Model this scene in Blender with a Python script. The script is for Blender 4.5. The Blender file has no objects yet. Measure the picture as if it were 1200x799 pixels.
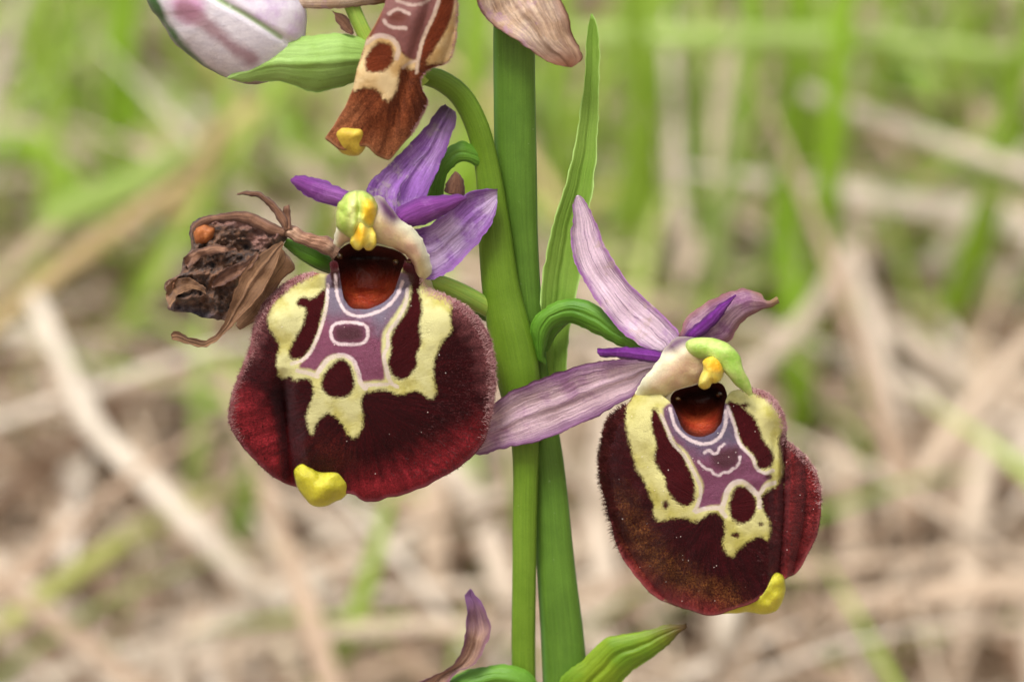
import bpy, math, random
import numpy as np

# ------------------------------------------------------------------ camera, sky, sun, exposure
sc = bpy.context.scene
R_ = math.radians
PITCH = R_(20.0)
S = 5.0e-5                       # metres per photo pixel at the plant (frame about 60 mm wide)
D = 0.30                         # camera to plant
HC = 0.13                        # height of the picture centre above the ground
FWD = np.array([0, math.cos(PITCH), -math.sin(PITCH)])
UP = np.array([0, math.sin(PITCH), math.cos(PITCH)])
RIGHT = np.array([1.0, 0, 0])
CAM = np.array([0, 0, HC]) - FWD * D

cam_d = bpy.data.cameras.new('camera')
cam = bpy.data.objects.new('camera', cam_d)
sc.collection.objects.link(cam)
cam.location = CAM.tolist()
cam.rotation_euler = (math.pi / 2 - PITCH, 0, 0)
cam_d.sensor_width = 36.0
cam_d.lens = 36.0 * D / (1200 * S)
cam_d.clip_start = 0.005
cam_d.clip_end = 300
cam_d.dof.use_dof = True
cam_d.dof.focus_distance = D - 70 * S
cam_d.dof.aperture_fstop = 50
cam_d.dof.aperture_blades = 0
sc.camera = cam

SUN_EL, SUN_AZ = R_(58), R_(-155)      # overcast: broad soft sun high, from front left
world = bpy.data.worlds.new('World')
sc.world = world
world.use_nodes = True
wn = world.node_tree
wn.nodes.clear()
sky = wn.nodes.new('ShaderNodeTexSky')
sky.sky_type = 'NISHITA'
sky.sun_disc = False
sky.sun_elevation = SUN_EL
sky.sun_rotation = SUN_AZ
sky.air_density = 1.0
sky.dust_density = 4.0
hsv = wn.nodes.new('ShaderNodeHueSaturation')     # cloud cover: nearly grey sky
hsv.inputs['Saturation'].default_value = 0.12
bgn = wn.nodes.new('ShaderNodeBackground')
bgn.inputs['Strength'].default_value = 0.075
wout = wn.nodes.new('ShaderNodeOutputWorld')
wn.links.new(sky.outputs[0], hsv.inputs['Color'])
wn.links.new(hsv.outputs[0], bgn.inputs['Color'])
wn.links.new(bgn.outputs[0], wout.inputs['Surface'])

sun_d = bpy.data.lights.new('sun', 'SUN')
sun_d.energy = 1.5
sun_d.angle = R_(18)
sun_d.color = (1.0, 0.97, 0.93)
sun = bpy.data.objects.new('sun', sun_d)
sc.collection.objects.link(sun)
sun.rotation_euler = (math.pi / 2 - SUN_EL, 0, R_(-25))
sun.location = (0, 0, 2)

sc.view_settings.view_transform = 'Standard'
sc.view_settings.look = 'None'
sc.view_settings.exposure = 1.3
sc.view_settings.gamma = 1.0
sc.render.engine = 'CYCLES'
sc.cycles.use_denoising = True
sc.cycles.max_bounces = 6
sc.cycles.diffuse_bounces = 3
sc.cycles.glossy_bounces = 2
sc.cycles.transmission_bounces = 3
sc.cycles.caustics_reflective = False
sc.cycles.caustics_refractive = False

rng = np.random.default_rng(7)
random.seed(7)
TANP = math.tan(PITCH)

# ------------------------------------------------------------------ geometry helpers
def W(P):
    """(x, y, d) in photo pixels, d towards the lens from the plant's upright plane -> metres"""
    P = np.asarray(P, float)
    x, y, d = P[..., 0], P[..., 1], P[..., 2]
    dd = (d + (399.5 - y) * TANP) * S
    k = (D - dd) / D
    X = (x - 600) * S * k
    Y = (399.5 - y) * S * k
    Z = D - dd
    return CAM + X[..., None] * RIGHT + Y[..., None] * UP + Z[..., None] * FWD

def ray(px, py):
    v = FWD * D + RIGHT * (px - 600) * S + UP * (399.5 - py) * S
    return v
def at_y(px, py, y):
    v = ray(px, py)
    return CAM + v * ((y - CAM[1]) / v[1])
def ground_y(py):
    v = ray(600, py)
    return (CAM + v * (-CAM[2] / v[2]))[1]

def srgb(r, g, b, a=1.0):
    f = lambda c: (c / 255 / 12.92) if c / 255 <= 0.04045 else ((c / 255 + 0.055) / 1.055) ** 2.4
    return (f(r), f(g), f(b), a)

def crom(pts, n, closed=False):
    """Catmull-Rom through pts, resampled to n points by arc length"""
    p = np.asarray(pts, float)
    m = len(p)
    if closed:
        q = np.vstack([p[-1], p, p[0], p[1]])
        segs = m
    else:
        if m == 2:
            t = np.linspace(0, 1, n)[:, None]
            return p[0] * (1 - t) + p[1] * t
        q = np.vstack([2 * p[0] - p[1], p, 2 * p[-1] - p[-2]])
        segs = m - 1
    out = []
    for i in range(segs):
        a, b, c, d = q[i], q[i + 1], q[i + 2], q[i + 3]
        t = np.linspace(0, 1, 14, endpoint=False)[:, None]
        out.append(0.5 * (2 * b + (c - a) * t + (2 * a - 5 * b + 4 * c - d) * t ** 2 + (-a + 3 * b - 3 * c + d) * t ** 3))
    out.append(q[segs + 1][None, :])
    f = np.vstack(out)
    L = np.concatenate([[0], np.cumsum(np.linalg.norm(np.diff(f[:, :2], axis=0), axis=1) + 1e-9)])
    tt = np.linspace(0, L[-1], n + 1)[:-1] if closed else np.linspace(0, L[-1], n)
    return np.stack([np.interp(tt, L, f[:, k]) for k in range(f.shape[1])], 1)

def zx(pts, x0, y0, k):
    return [(x0 + p[0] / k, y0 + p[1] / k) for p in pts]

def seg_dist(P, poly, closed):
    p = np.asarray(poly, float)
    q = np.roll(p, -1, 0) if closed else p[1:]
    if not closed:
        p = p[:-1]
    best = np.full(len(P), 1e9)
    for a, b in zip(p, q):
        ab = b - a
        t = np.clip(((P - a) @ ab) / (ab @ ab + 1e-12), 0, 1)
        best = np.minimum(best, np.linalg.norm(P - a - t[:, None] * ab, axis=1))
    return best
def inside(P, poly):
    p = np.asarray(poly, float)
    q = np.roll(p, -1, 0)
    r = np.zeros(len(P), bool)
    for (x1, y1), (x2, y2) in zip(p, q):
        if y1 == y2: continue
        c = ((y1 > P[:, 1]) != (y2 > P[:, 1])) & (P[:, 0] < (x2 - x1) * (P[:, 1] - y1) / (y2 - y1) + x1)
        r ^= c
    return r
def area_field(P, polys, smooth=True):
    """signed distance in px, positive inside the union of polygons"""
    best = np.full(len(P), -1e9)
    for poly in polys:
        pl = crom(poly, max(24, len(poly) * 5), True) if smooth else np.asarray(poly)
        d = seg_dist(P, pl, True)
        best = np.maximum(best, np.where(inside(P, pl), d, -d))
    return best
def line_field(P, lines):
    """width minus distance: positive on the line; each line is (half width, points, closed)"""
    best = np.full(len(P), -1e9)
    for hw, pts, closed in lines:
        pl = crom(pts, len(pts) * 6, closed)
        best = np.maximum(best, hw - seg_dist(P, pl, closed))
    return best

# cheap smooth value noise for shaping
_perm = rng.random((64, 64, 64))
def vnoise(P, sc_):
    q = np.asarray(P, float) / sc_
    i = np.floor(q).astype(int); f = q - i
    f = f * f * (3 - 2 * f)
    r = 0
    for dx in (0, 1):
        for dy in (0, 1):
            for dz in (0, 1):
                w = (f[..., 0] if dx else 1 - f[..., 0]) * (f[..., 1] if dy else 1 - f[..., 1]) * (f[..., 2] if dz else 1 - f[..., 2])
                r = r + w * _perm[(i[..., 0] + dx) % 64, (i[..., 1] + dy) % 64, (i[..., 2] + dz) % 64]
    return r * 2 - 1

def loc_of(o):
    v = np.zeros(3)
    while o is not None:
        v = v + np.array(o.location); o = o.parent
    return v

def link(name, V, F, mat, parent=None, attrs=None, P=None, smooth=True, origin=None):
    V = np.asarray(V, float)
    o0 = V.mean(0) if origin is None else np.asarray(origin, float)
    me = bpy.data.meshes.new(name)
    me.from_pydata((V - o0).tolist(), [], F if isinstance(F, list) else F.tolist())
    me.update()
    if smooth:
        me.polygons.foreach_set('use_smooth', np.ones(len(me.polygons), bool))
    if P is not None:
        a = me.attributes.new('P', 'FLOAT_VECTOR', 'POINT')
        a.data.foreach_set('vector', (np.asarray(P, float) / 100).astype(np.float32).ravel())
    for k, v in (attrs or {}).items():
        a = me.attributes.new(k, 'FLOAT', 'POINT')
        a.data.foreach_set('value', np.asarray(v, np.float32))
    me.materials.append(mat)
    ob = bpy.data.objects.new(name, me)
    sc.collection.objects.link(ob)
    if parent is not None:
        ob.parent = parent
        ob.location = (o0 - loc_of(parent)).tolist()
    else:
        ob.location = o0.tolist()
    return ob

def patch_arrays(outline, depth, center=None, rings=40, n=160, th=3.0, power=8.0, tpow=0.8, back=4, jit=1.0):
    o = crom(outline, n, True)
    o3 = np.concatenate([o, np.full((n, 1), 3.0)], 1)
    o = o + jit * np.stack([vnoise(o3, 11) + 0.5 * vnoise(o3, 5), vnoise(o3 + [40, 9, 0], 11) + 0.5 * vnoise(o3 + [40, 9, 0], 5)], -1)
    c = np.asarray(center if center is not None else o.mean(0), float)
    t = np.linspace(0, 1, rings + 1)[1:] ** tpow
    xy = c + t[:, None, None] * (o - c)[None]
    T = np.repeat(t[:, None], n, 1)
    d = depth(xy[..., 0], xy[..., 1], T)
    dc = depth(c[0:1], c[1:2], np.zeros(1))[0]
    h = th * np.sqrt(np.clip(1 - T ** power, 0, 1))
    front = np.concatenate([xy, (d + h)[..., None]], 2)
    bi = np.arange(back - 1, rings, back)
    bi = bi[bi < rings - 1]
    backp = np.concatenate([xy[bi], (d - h)[bi][..., None]], 2)
    P = np.vstack([[[c[0], c[1], dc + th]], front.reshape(-1, 3), [[c[0], c[1], dc - th]], backp.reshape(-1, 3)])
    F = []
    fi = lambda r, k: 1 + r * n + k % n
    nb = 1 + rings * n
    bj = lambda r, k: nb + 1 + r * n + k % n
    for k in range(n):
        F.append((0, fi(0, k + 1), fi(0, k)))
        F.append((nb, bj(0, k), bj(0, k + 1)))
    for r in range(rings - 1):
        for k in range(n):
            F.append((fi(r, k), fi(r, k + 1), fi(r + 1, k + 1), fi(r + 1, k)))
    m = len(bi)
    for r in range(m - 1):
        for k in range(n):
            F.append((bj(r, k + 1), bj(r, k), bj(r + 1, k), bj(r + 1, k + 1)))
    for k in range(n):
        F.append((bj(m - 1, k + 1), bj(m - 1, k), fi(rings - 1, k), fi(rings - 1, k + 1)))
    tt = np.concatenate([[0], T.ravel(), [0], T[bi].ravel()])
    bk = np.concatenate([np.zeros(1 + rings * n), np.ones(1 + m * n)])
    return P, F, tt, bk, front

def patch(name, mat, parent, outline, depth, areas=None, lines=None, extra=None, **kw):
    P, F, tt, bk, front = patch_arrays(outline, depth, **kw)
    at = {'t': tt, 'back': bk}
    cc = P[0, :2]
    dv = P[:, :2] - cc; dl = np.linalg.norm(dv, axis=1) + 1e-6
    at['ca'] = dv[:, 0] / dl; at['sa'] = dv[:, 1] / dl
    for k, polys in (areas or {}).items():
        at[k] = area_field(P[:, :2], polys)
    for k, ls in (lines or {}).items():
        at[k] = line_field(P[:, :2], ls)
    for k, fn in (extra or {}).items():
        at[k] = fn(P)
    ob = link(name, W(P), F, mat, parent, at, P)
    ob['px'] = 0
    del ob['px']
    return ob, front

def strip(name, mat, parent, L, Rr, d, cup=0.0, th=2.0, nu=60, nv=17, rip=0.0, rips=30.0, keel=0.0):
    th = th * 0.7
    """leaf or petal between a left and a right edge (base to tip); d = depth along it; cup lifts the edges"""
    l = crom(L, nu); r = crom(Rr, nu)
    u = np.linspace(0, 1, nu)
    d = np.asarray(d, float)
    dd = np.interp(u, np.linspace(0, 1, len(d)), d)
    ker = np.ones(7) / 7
    dd = np.convolve(np.pad(dd, 3, mode='edge'), ker, 'valid')
    cu = np.interp(u, np.linspace(0, 1, len(cup)), cup) if hasattr(cup, '__len__') else np.full(nu, cup)
    v = np.linspace(-1, 1, nv)
    w = np.linalg.norm(r - l, axis=1) / 2
    xy = l[:, None] * (1 - v[None, :, None]) / 2 + r[:, None] * (1 + v[None, :, None]) / 2
    z = dd[:, None] + cu[:, None] * w[:, None] * (v[None] ** 2 - 0.33) - keel * w[:, None] * np.exp(-(v[None] / 0.12) ** 2)
    base = np.concatenate([xy, z[..., None]], 2)
    jj = np.stack([vnoise(base + [3, 44, 8], 9), vnoise(base + [23, 4, 8], 9)], -1) * 0.9 + np.stack([vnoise(base + [3, 44, 8], 28), vnoise(base + [23, 4, 8], 28)], -1) * 1.6
    base[..., :2] += jj + (np.abs(v) ** 8)[None, :, None] * 1.1 * np.stack([vnoise(base + [7, 4, 8], 4), vnoise(base + [2, 41, 8], 4)], -1)
    if rip:
        base[..., 2] += rip * vnoise(base * [1, 1, 0] + [11, 7, 3], rips)
        base[..., :2] += 0.25 * rip * np.stack([vnoise(base + [91, 3, 5], rips), vnoise(base + [5, 77, 9], rips)], -1)
    hh = th * np.sqrt(np.clip(1 - v ** 6, 0, 1))[None] * np.clip(np.minimum(u * 12, (1 - u) * 12), 0.05, 1)[:, None] ** 0.5
    f = base.copy(); f[..., 2] += hh
    b = base.copy(); b[..., 2] -= hh
    P = np.vstack([f.reshape(-1, 3), b.reshape(-1, 3)])
    N = nu * nv
    F = []
    i = lambda a, c: a * nv + c
    for a in range(nu - 1):
        for c in range(nv - 1):
            F.append((i(a, c), i(a, c + 1), i(a + 1, c + 1), i(a + 1, c)))
            F.append((N + i(a, c), N + i(a + 1, c), N + i(a + 1, c + 1), N + i(a, c + 1)))
        F.append((i(a, 0), i(a + 1, 0), N + i(a + 1, 0), N + i(a, 0)))
        e = nv - 1
        F.append((i(a, e), N + i(a, e), N + i(a + 1, e), i(a + 1, e)))
    for a in (0, nu - 1):
        for c in range(nv - 1):
            q = (i(a, c), N + i(a, c), N + i(a, c + 1), i(a, c + 1))
            F.append(q if a == 0 else q[::-1])
    U = np.tile(np.repeat(u, nv), 2); Vv = np.tile(np.tile(v, nu), 2)
    bk = np.concatenate([np.zeros(N), np.ones(N)])
    return link(name, W(P), F, mat, parent, {'u': U, 'v': Vv, 'back': bk}, P)

def tube(name, mat, parent, pts, nu=60, ns=24, squash=0.8, angular=0.0, rip=0.0, rips=25, arrays=False, twist=0.0):
    """swept stem: pts = (x, y, d, r)"""
    c = crom(pts, nu)
    tg = np.gradient(c[:, :3], axis=0); tg /= np.linalg.norm(tg, axis=1)[:, None]
    zd = np.array([0, 0, 1.0])
    s1 = np.cross(tg, zd); s1 /= np.linalg.norm(s1, axis=1)[:, None] + 1e-9
    s2 = np.cross(s1, tg)
    a = np.linspace(0, 2 * math.pi, ns, endpoint=False)
    u = np.linspace(0, 1, nu)
    A = a[None] + twist * u[:, None]
    rad = 1 + angular * (np.cos(3 * A) * 0.5 + np.cos(2 * A + 0.7) * 0.3)
    P = c[:, None, :3] + c[:, 3][:, None, None] * rad[..., None] * (np.cos(a)[None, :, None] * s1[:, None] + squash * np.sin(a)[None, :, None] * s2[:, None])
    if rip:
        P = P + rip * np.stack([vnoise(P + [1, 2, 3], rips), vnoise(P + [31, 2, 3], rips), vnoise(P + [1, 52, 3], rips)], -1)
    P = P.reshape(-1, 3)
    F = [tuple(range(ns))[::-1], tuple(range((nu - 1) * ns, nu * ns))]
    for i in range(nu - 1):
        for k in range(ns):
            F.append((i * ns + k, i * ns + (k + 1) % ns, (i + 1) * ns + (k + 1) % ns, (i + 1) * ns + k)[::-1])
    at = {'u': np.repeat(u, ns), 'v': np.tile(np.cos(a), nu), 'back': np.zeros(nu * ns)}
    F = [tuple(reversed(f)) for f in F]
    if arrays:
        return P, F, at
    return link(name, W(P), F, mat, parent, at, P)

def hairs(name, mat, parent, front, weight, count, length, rad, lay=0.7, seed=1, tmin=0.0):
    """short trichomes standing on a patch"""
    g = np.random.default_rng(seed)
    Rn, n = front.shape[:2]
    gu = np.gradient(front, axis=0); gv = (np.roll(front, -1, 1) - np.roll(front, 1, 1)) / 2
    N = np.cross(gv, gu); N /= np.linalg.norm(N, axis=2)[..., None] + 1e-9
    N[N[..., 2] < 0] *= -1
    out = gu / (np.linalg.norm(gu, axis=2)[..., None] + 1e-9)
    area = np.linalg.norm(np.cross(gu, gv), axis=2)
    w = area * weight(front[..., 0], front[..., 1], np.linspace(0, 1, Rn)[:, None] * np.ones((1, n)))
    w = w.ravel() / w.sum()
    idx = g.choice(Rn * n, count, p=w)
    b = front.reshape(-1, 3)[idx] + gv.reshape(-1, 3)[idx] * g.uniform(-.5, .5, (count, 1)) + gu.reshape(-1, 3)[idx] * g.uniform(-.5, .3, (count, 1))
    dr = N.reshape(-1, 3)[idx] * (1 - lay) + out.reshape(-1, 3)[idx] * lay + g.normal(0, 0.22, (count, 3))
    dr /= np.linalg.norm(dr, axis=1)[:, None]
    ln = length * g.uniform(0.5, 1.2, (count, 1))
    s = np.cross(dr, [0.3, 0.2, 0.9]); s /= np.linalg.norm(s, axis=1)[:, None] + 1e-9
    q = np.cross(dr, s)
    b = b - dr * 0.8
    mid = b + dr * ln * 0.55
    tip = b + dr * ln + np.array([0, 0.12, 0]) * ln
    V = []
    for k in range(3):
        e = math.cos(k * 2.094) * s + math.sin(k * 2.094) * q
        V.append(b + e * rad)
    for k in range(3):
        e = math.cos(k * 2.094) * s + math.sin(k * 2.094) * q
        V.append(mid + e * rad * 0.7)
    V.append(tip)
    V = np.stack(V, 1).reshape(-1, 3)
    o = np.arange(count)[:, None] * 7
    F = []
    for k in range(3):
        k2 = (k + 1) % 3
        F += np.hstack([o + k, o + k2, o + 3 + k2, o + 3 + k]).tolist()
        F += np.hstack([o + 3 + k, o + 3 + k2, o + 6]).tolist()
    h = np.tile([0, 0, 0, .6, .6, .6, 1], count)
    ob = link(name, W(V), F, mat, parent, {'h': h}, V, smooth=False)
    ob['kind'] = 'stuff'
    return ob

# ------------------------------------------------------------------ material helpers
class M:
    def __init__(s, name):
        s.mat = bpy.data.materials.new(name); s.mat.use_nodes = True
        s.t = s.mat.node_tree; s.t.nodes.clear()
        s.out = s.t.nodes.new('ShaderNodeOutputMaterial')
    def n(s, typ, **kw):
        nd = s.t.nodes.new(typ)
        for k, v in kw.items(): setattr(nd, k, v)
        return nd
    def put(s, sock, v):
        if isinstance(v, bpy.types.NodeSocket): s.t.links.new(v, sock)
        elif v is not None: sock.default_value = v
    def attr(s, name, vec=False):
        nd = s.n('ShaderNodeAttribute', attribute_name=name)
        return nd.outputs['Vector' if vec else 'Fac']
    def noise(s, scale, detail=3, rough=0.55, vec=None, dist=0.0, stretch=None):
        nd = s.n('ShaderNodeTexNoise')
        v = vec if vec is not None else s.attr('P', True)
        if stretch:
            mp = s.n('ShaderNodeMapping'); s.put(mp.inputs['Vector'], v); mp.inputs['Scale'].default_value = stretch
            v = mp.outputs[0]
        s.put(nd.inputs['Vector'], v); nd.inputs['Scale'].default_value = scale
        nd.inputs['Detail'].default_value = detail; nd.inputs['Roughness'].default_value = rough
        nd.inputs['Distortion'].default_value = dist
        return nd.outputs['Fac']
    def math(s, op, a, b=None, c=None, clamp=False):
        nd = s.n('ShaderNodeMath', operation=op, use_clamp=clamp)
        s.put(nd.inputs[0], a); s.put(nd.inputs[1], b)
        if c is not None: s.put(nd.inputs[2], c)
        return nd.outputs[0]
    def step(s, v, lo, hi, a=0.0, b=1.0):
        nd = s.n('ShaderNodeMapRange', interpolation_type='SMOOTHSTEP')
        s.put(nd.inputs['Value'], v); nd.inputs['From Min'].default_value = lo; nd.inputs['From Max'].default_value = hi
        nd.inputs['To Min'].default_value = a; nd.inputs['To Max'].default_value = b
        return nd.outputs[0]
    def mix(s, f, a, b, mode='MIX'):
        nd = s.n('ShaderNodeMix', data_type='RGBA', blend_type=mode)
        s.put(nd.inputs[0], f); s.put(nd.inputs[6], a); s.put(nd.inputs[7], b)
        return nd.outputs[2]
    def streak(s, kv, ku, detail=3):
        cb = s.n('ShaderNodeCombineXYZ')
        s.put(cb.inputs[0], s.math('MULTIPLY', s.attr('v'), kv)); s.put(cb.inputs[1], s.math('MULTIPLY', s.attr('u'), ku))
        s.put(cb.inputs[2], s.math('MULTIPLY', s.attr('back'), 7.0))
        return s.noise(1.0, detail, 0.65, vec=cb.outputs[0], dist=0.4)
    def bump(s, h, dist, strength=1.0):
        nd = s.n('ShaderNodeBump'); s.put(nd.inputs['Height'], h)
        nd.inputs['Distance'].default_value = dist; nd.inputs['Strength'].default_value = strength
        return nd.outputs[0]
    def finish(s, col, rough=0.5, nrm=None, sheen=0.0, sheen_col=None, spec=0.5, trans=0.0, trans_col=None, coat=0.0, sheen_rough=0.4, sss=0.0, sss_r=(1, .5, .3)):
        b = s.n('ShaderNodeBsdfPrincipled')
        s.put(b.inputs['Base Color'], col); s.put(b.inputs['Roughness'], rough)
        s.put(b.inputs['Specular IOR Level'], spec)
        s.put(b.inputs['Sheen Weight'], sheen); b.inputs['Sheen Roughness'].default_value = sheen_rough
        if sheen_col is not None: s.put(b.inputs['Sheen Tint'], sheen_col)
        s.put(b.inputs['Coat Weight'], coat); b.inputs['Coat Roughness'].default_value = 0.25
        if sss:
            b.inputs['Subsurface Weight'].default_value = sss
            b.inputs['Subsurface Radius'].default_value = sss_r
            b.inputs['Subsurface Scale'].default_value = 20 * S
        if nrm is not None: s.put(b.inputs['Normal'], nrm)
        if trans:
            tr = s.n('ShaderNodeBsdfTranslucent'); s.put(tr.inputs['Color'], trans_col if trans_col is not None else col)
            mx = s.n('ShaderNodeMixShader'); s.put(mx.inputs[0], trans)
            s.t.links.new(b.outputs[0], mx.inputs[1]); s.t.links.new(tr.outputs[0], mx.inputs[2])
            s.t.links.new(mx.outputs[0], s.out.inputs['Surface'])
        else:
            s.t.links.new(b.outputs[0], s.out.inputs['Surface'])
        return s.mat

def mat_lip(name, dark, red, fuzz, cream, cream2, spot, purple, purple2, line, olive=None, edge=2.6, sheen=0.05, rimc=None):
    m = M(name)
    w0 = m.math('SUBTRACT', m.noise(8, 3, 0.6), 0.5)
    w1 = m.math('SUBTRACT', m.noise(21, 3, 0.65), 0.5)
    big = m.math('MULTIPLY', w0, 26.0)
    fine = m.noise(45, 4, 0.7)
    pile = m.noise(130, 2, 0.7)
    cb = m.n('ShaderNodeCombineXYZ')
    m.put(cb.inputs[0], m.math('MULTIPLY', m.attr('ca'), 13.0)); m.put(cb.inputs[1], m.math('MULTIPLY', m.attr('sa'), 13.0)); m.put(cb.inputs[2], m.math('MULTIPLY', m.attr('t'), 3.5))
    nap = m.noise(1.0, 5, 0.7, vec=cb.outputs[0], dist=0.6)
    col = m.mix(m.step(m.math('ADD', m.attr('red'), big), -26, 24), dark, red)
    if olive:
        col = m.mix(m.math('MULTIPLY', m.step(m.math('ADD', m.attr('olive'), m.math('MULTIPLY', big, 1.6)), -18, 22), m.step(fine, 0.3, 0.75)), col, olive)
    col = m.mix(m.math('MULTIPLY', m.step(m.math('ADD', m.attr('fuzz'), big), -14, 14), 0.8), col, fuzz)
    col = m.mix(1.0, col, m.mix(m.step(fine, 0.2, 0.8), (0.5, 0.45, 0.45, 1), (1.5, 1.5, 1.5, 1)), 'MULTIPLY')
    col = m.mix(1.0, col, m.mix(m.step(pile, 0.35, 0.7), (0.6, 0.55, 0.55, 1), (1.5, 1.5, 1.55, 1)), 'MULTIPLY')
    col = m.mix(1.0, col, m.mix(m.step(nap, 0.3, 0.7), (0.6, 0.55, 0.55, 1), (1.45, 1.45, 1.45, 1)), 'MULTIPLY')
    wob = m.math('ADD', m.math('MULTIPLY', m.math('SUBTRACT', nap, 0.5), 7.0), m.math('ADD', m.math('MULTIPLY', w0, 3.0), m.math('ADD', m.math('MULTIPLY', w1, 5.0), m.math('MULTIPLY', m.math('SUBTRACT', m.noise(42, 3, 0.7), 0.5), 5.0))))
    if rimc: col = m.mix(m.math('MULTIPLY', m.step(m.attr('t'), 0.955, 1.0), 0.7), col, rimc)  # paler pink rim: the margin's highlight painted into the colour
    cs = m.math('ADD', m.attr('cream'), wob)
    mc = m.step(cs, -edge, edge)
    cr = m.mix(m.step(m.math('ADD', m.noise(2.6, 4, 0.6), m.math('MULTIPLY', cs, 0.006)), 0.4, 0.66), cream2, cream)
    cr = m.mix(m.math('MULTIPLY', m.step(m.noise(7, 4, 0.7), 0.45, 0.75), 0.5), cr, [min(1, c * 1.15) for c in cream[:3]] + [1])
    cr = m.mix(m.math('MULTIPLY', m.step(m.noise(34, 3, 0.7), 0.6, 0.8), 0.25), cr, [c * 0.6 for c in cream2[:3]] + [1])
    col = m.mix(mc, col, cr)
    mp = m.step(m.math('ADD', m.attr('purple'), m.math('MULTIPLY', w1, 3.0)), -edge, edge)
    pu = m.mix(m.step(m.math('ADD', m.attr('grey'), big), -18, 16), purple, purple2)
    pu = m.mix(m.step(m.attr('deep'), -7, 5), pu, m.mix(0.8, purple, spot))
    pu = m.mix(1.0, pu, m.mix(m.noise(22, 4, 0.7), (0.6, 0.58, 0.58, 1), (1.4, 1.4, 1.4, 1)), 'MULTIPLY')
    col = m.mix(mp, col, pu)
    md = m.step(m.math('ADD', m.attr('spot'), m.math('MULTIPLY', wob, 0.9)), -edge, edge)
    sp = m.mix(fine, [c * 0.7 for c in spot[:3]] + [1], [c * 1.6 for c in spot[:3]] + [1])
    sp = m.mix(1.0, sp, m.mix(m.step(pile, 0.35, 0.7), (0.7, 0.7, 0.7, 1), (1.4, 1.4, 1.4, 1)), 'MULTIPLY')
    col = m.mix(md, col, sp)
    # pale lines: uneven width, fading in places
    lw = m.math('ADD', m.attr('line'), m.math('ADD', m.math('MULTIPLY', w1, 3.4), m.math('MULTIPLY', w0, 1.6)))
    ml = m.step(lw, -1.5, 0.9)
    fade = m.step(m.noise(9, 2), 0.28, 0.5, 0.72, 0.98)
    lc = m.mix(m.math('MULTIPLY', m.math('SUBTRACT', 1.0, mp), 0.6), line, cream)
    lc = m.mix(m.noise(30, 3, 0.7), [c * 0.75 for c in line[:3]] + [1], lc)
    col = m.mix(m.math('MULTIPLY', ml, fade), col, lc)
    col = m.mix(m.attr('back'), col, m.mix(0.5, red, cream))
    shield = m.math('MAXIMUM', m.math('MULTIPLY', mc, m.math('SUBTRACT', 1.0, md)), mp)
    rough = m.mix(shield, (0.6, 0.6, 0.6, 1), (0.4, 0.4, 0.4, 1))
    h = m.math('ADD', m.math('ADD', m.math('MULTIPLY', pile, 0.7), m.math('MULTIPLY', nap, m.math('SUBTRACT', 2.0, m.math('MULTIPLY', shield, 1.7)))), m.math('ADD', m.math('MULTIPLY', m.noise(60, 3, 0.7), 0.6), m.math('MULTIPLY', m.noise(14, 3), 0.8)))
    nrm = m.bump(h, 2.4 * S, 0.75)
    sh = m.math('MULTIPLY', m.math('SUBTRACT', 1.0, shield), sheen)
    spc = m.mix(shield, (0.08, 0.08, 0.08, 1), (0.4, 0.4, 0.4, 1))
    return m.finish(col, rough, nrm, sh, (0.9, 0.55, 0.6, 1), spec=spc)

def mat_petal(name, main, pale, rim, vein, pale_amt=0.5, rough=0.5, nveins=3, vein_amt=0.5, rimw=0.25, stain=None, trans=0.4, tipc=None, blotch=2.5):
    m = M(name)
    u, v = m.attr('u'), m.attr('v')
    nz = m.noise(blotch, 4, 0.62)
    f2 = m.noise(26, 4, 0.7)
    c = m.mix(m.step(nz, 0.62 - pale_amt * 0.45, 0.72 - pale_amt * 0.25), main, pale)
    av = m.math('ABSOLUTE', m.math('ADD', v, m.math('MULTIPLY', m.math('SUBTRACT', nz, 0.5), 0.3)))
    c = m.mix(m.math('MULTIPLY', m.step(av, 1 - rimw * 2.2, 1.0), 0.85), c, rim)
    # veins run along the blade
    wv = m.math('ADD', v, m.math('MULTIPLY', m.math('SUBTRACT', m.noise(4, 3), 0.5), 0.22))
    sn = m.math('ABSOLUTE', m.math('SINE', m.math('MULTIPLY', wv, nveins * 1.5708)))
    ve = m.math('MULTIPLY', m.step(sn, 0.16, 0.0), vein_amt)
    ve = m.math('MULTIPLY', ve, m.step(m.noise(6, 2), 0.25, 0.6))
    c = m.mix(ve, c, vein)
    fv = m.streak(9, 3.0, 4)
    c = m.mix(1.0, c, m.mix(m.step(fv, 0.3, 0.7), (0.74, 0.68, 0.74, 1), (1.22, 1.24, 1.22, 1)), 'MULTIPLY')
    c = m.mix(m.math('MULTIPLY', m.step(m.streak(16, 4.0, 2), 0.6, 0.68), 0.35), c, vein)
    # fine cell streaks
    st = m.noise(1.0, 4, 0.7, vec=None, stretch=(40, 40, 40))
    c = m.mix(1.0, c, m.mix(st, (0.72, 0.72, 0.72, 1), (1.25, 1.25, 1.25, 1)), 'MULTIPLY')
    if stain:
        c = m.mix(m.math('MULTIPLY', m.step(m.noise(3.3, 4, 0.7), 0.55, 0.68), 0.8), c, stain)
    if tipc:
        c = m.mix(m.step(m.math('ADD', u, m.math('MULTIPLY', m.math('SUBTRACT', nz, 0.5), 0.3)), 0.66, 0.98), c, tipc)
    h = m.math('ADD', m.math('MULTIPLY', sn, 0.8), m.math('ADD', m.math('MULTIPLY', fv, 2.5), m.math('ADD', f2, m.math('MULTIPLY', st, 0.7))))
    return m.finish(c, rough, m.bump(h, 1.6 * S, 0.6), 0.15, (1, 0.9, 1, 1), spec=0.4, trans=trans)

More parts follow.
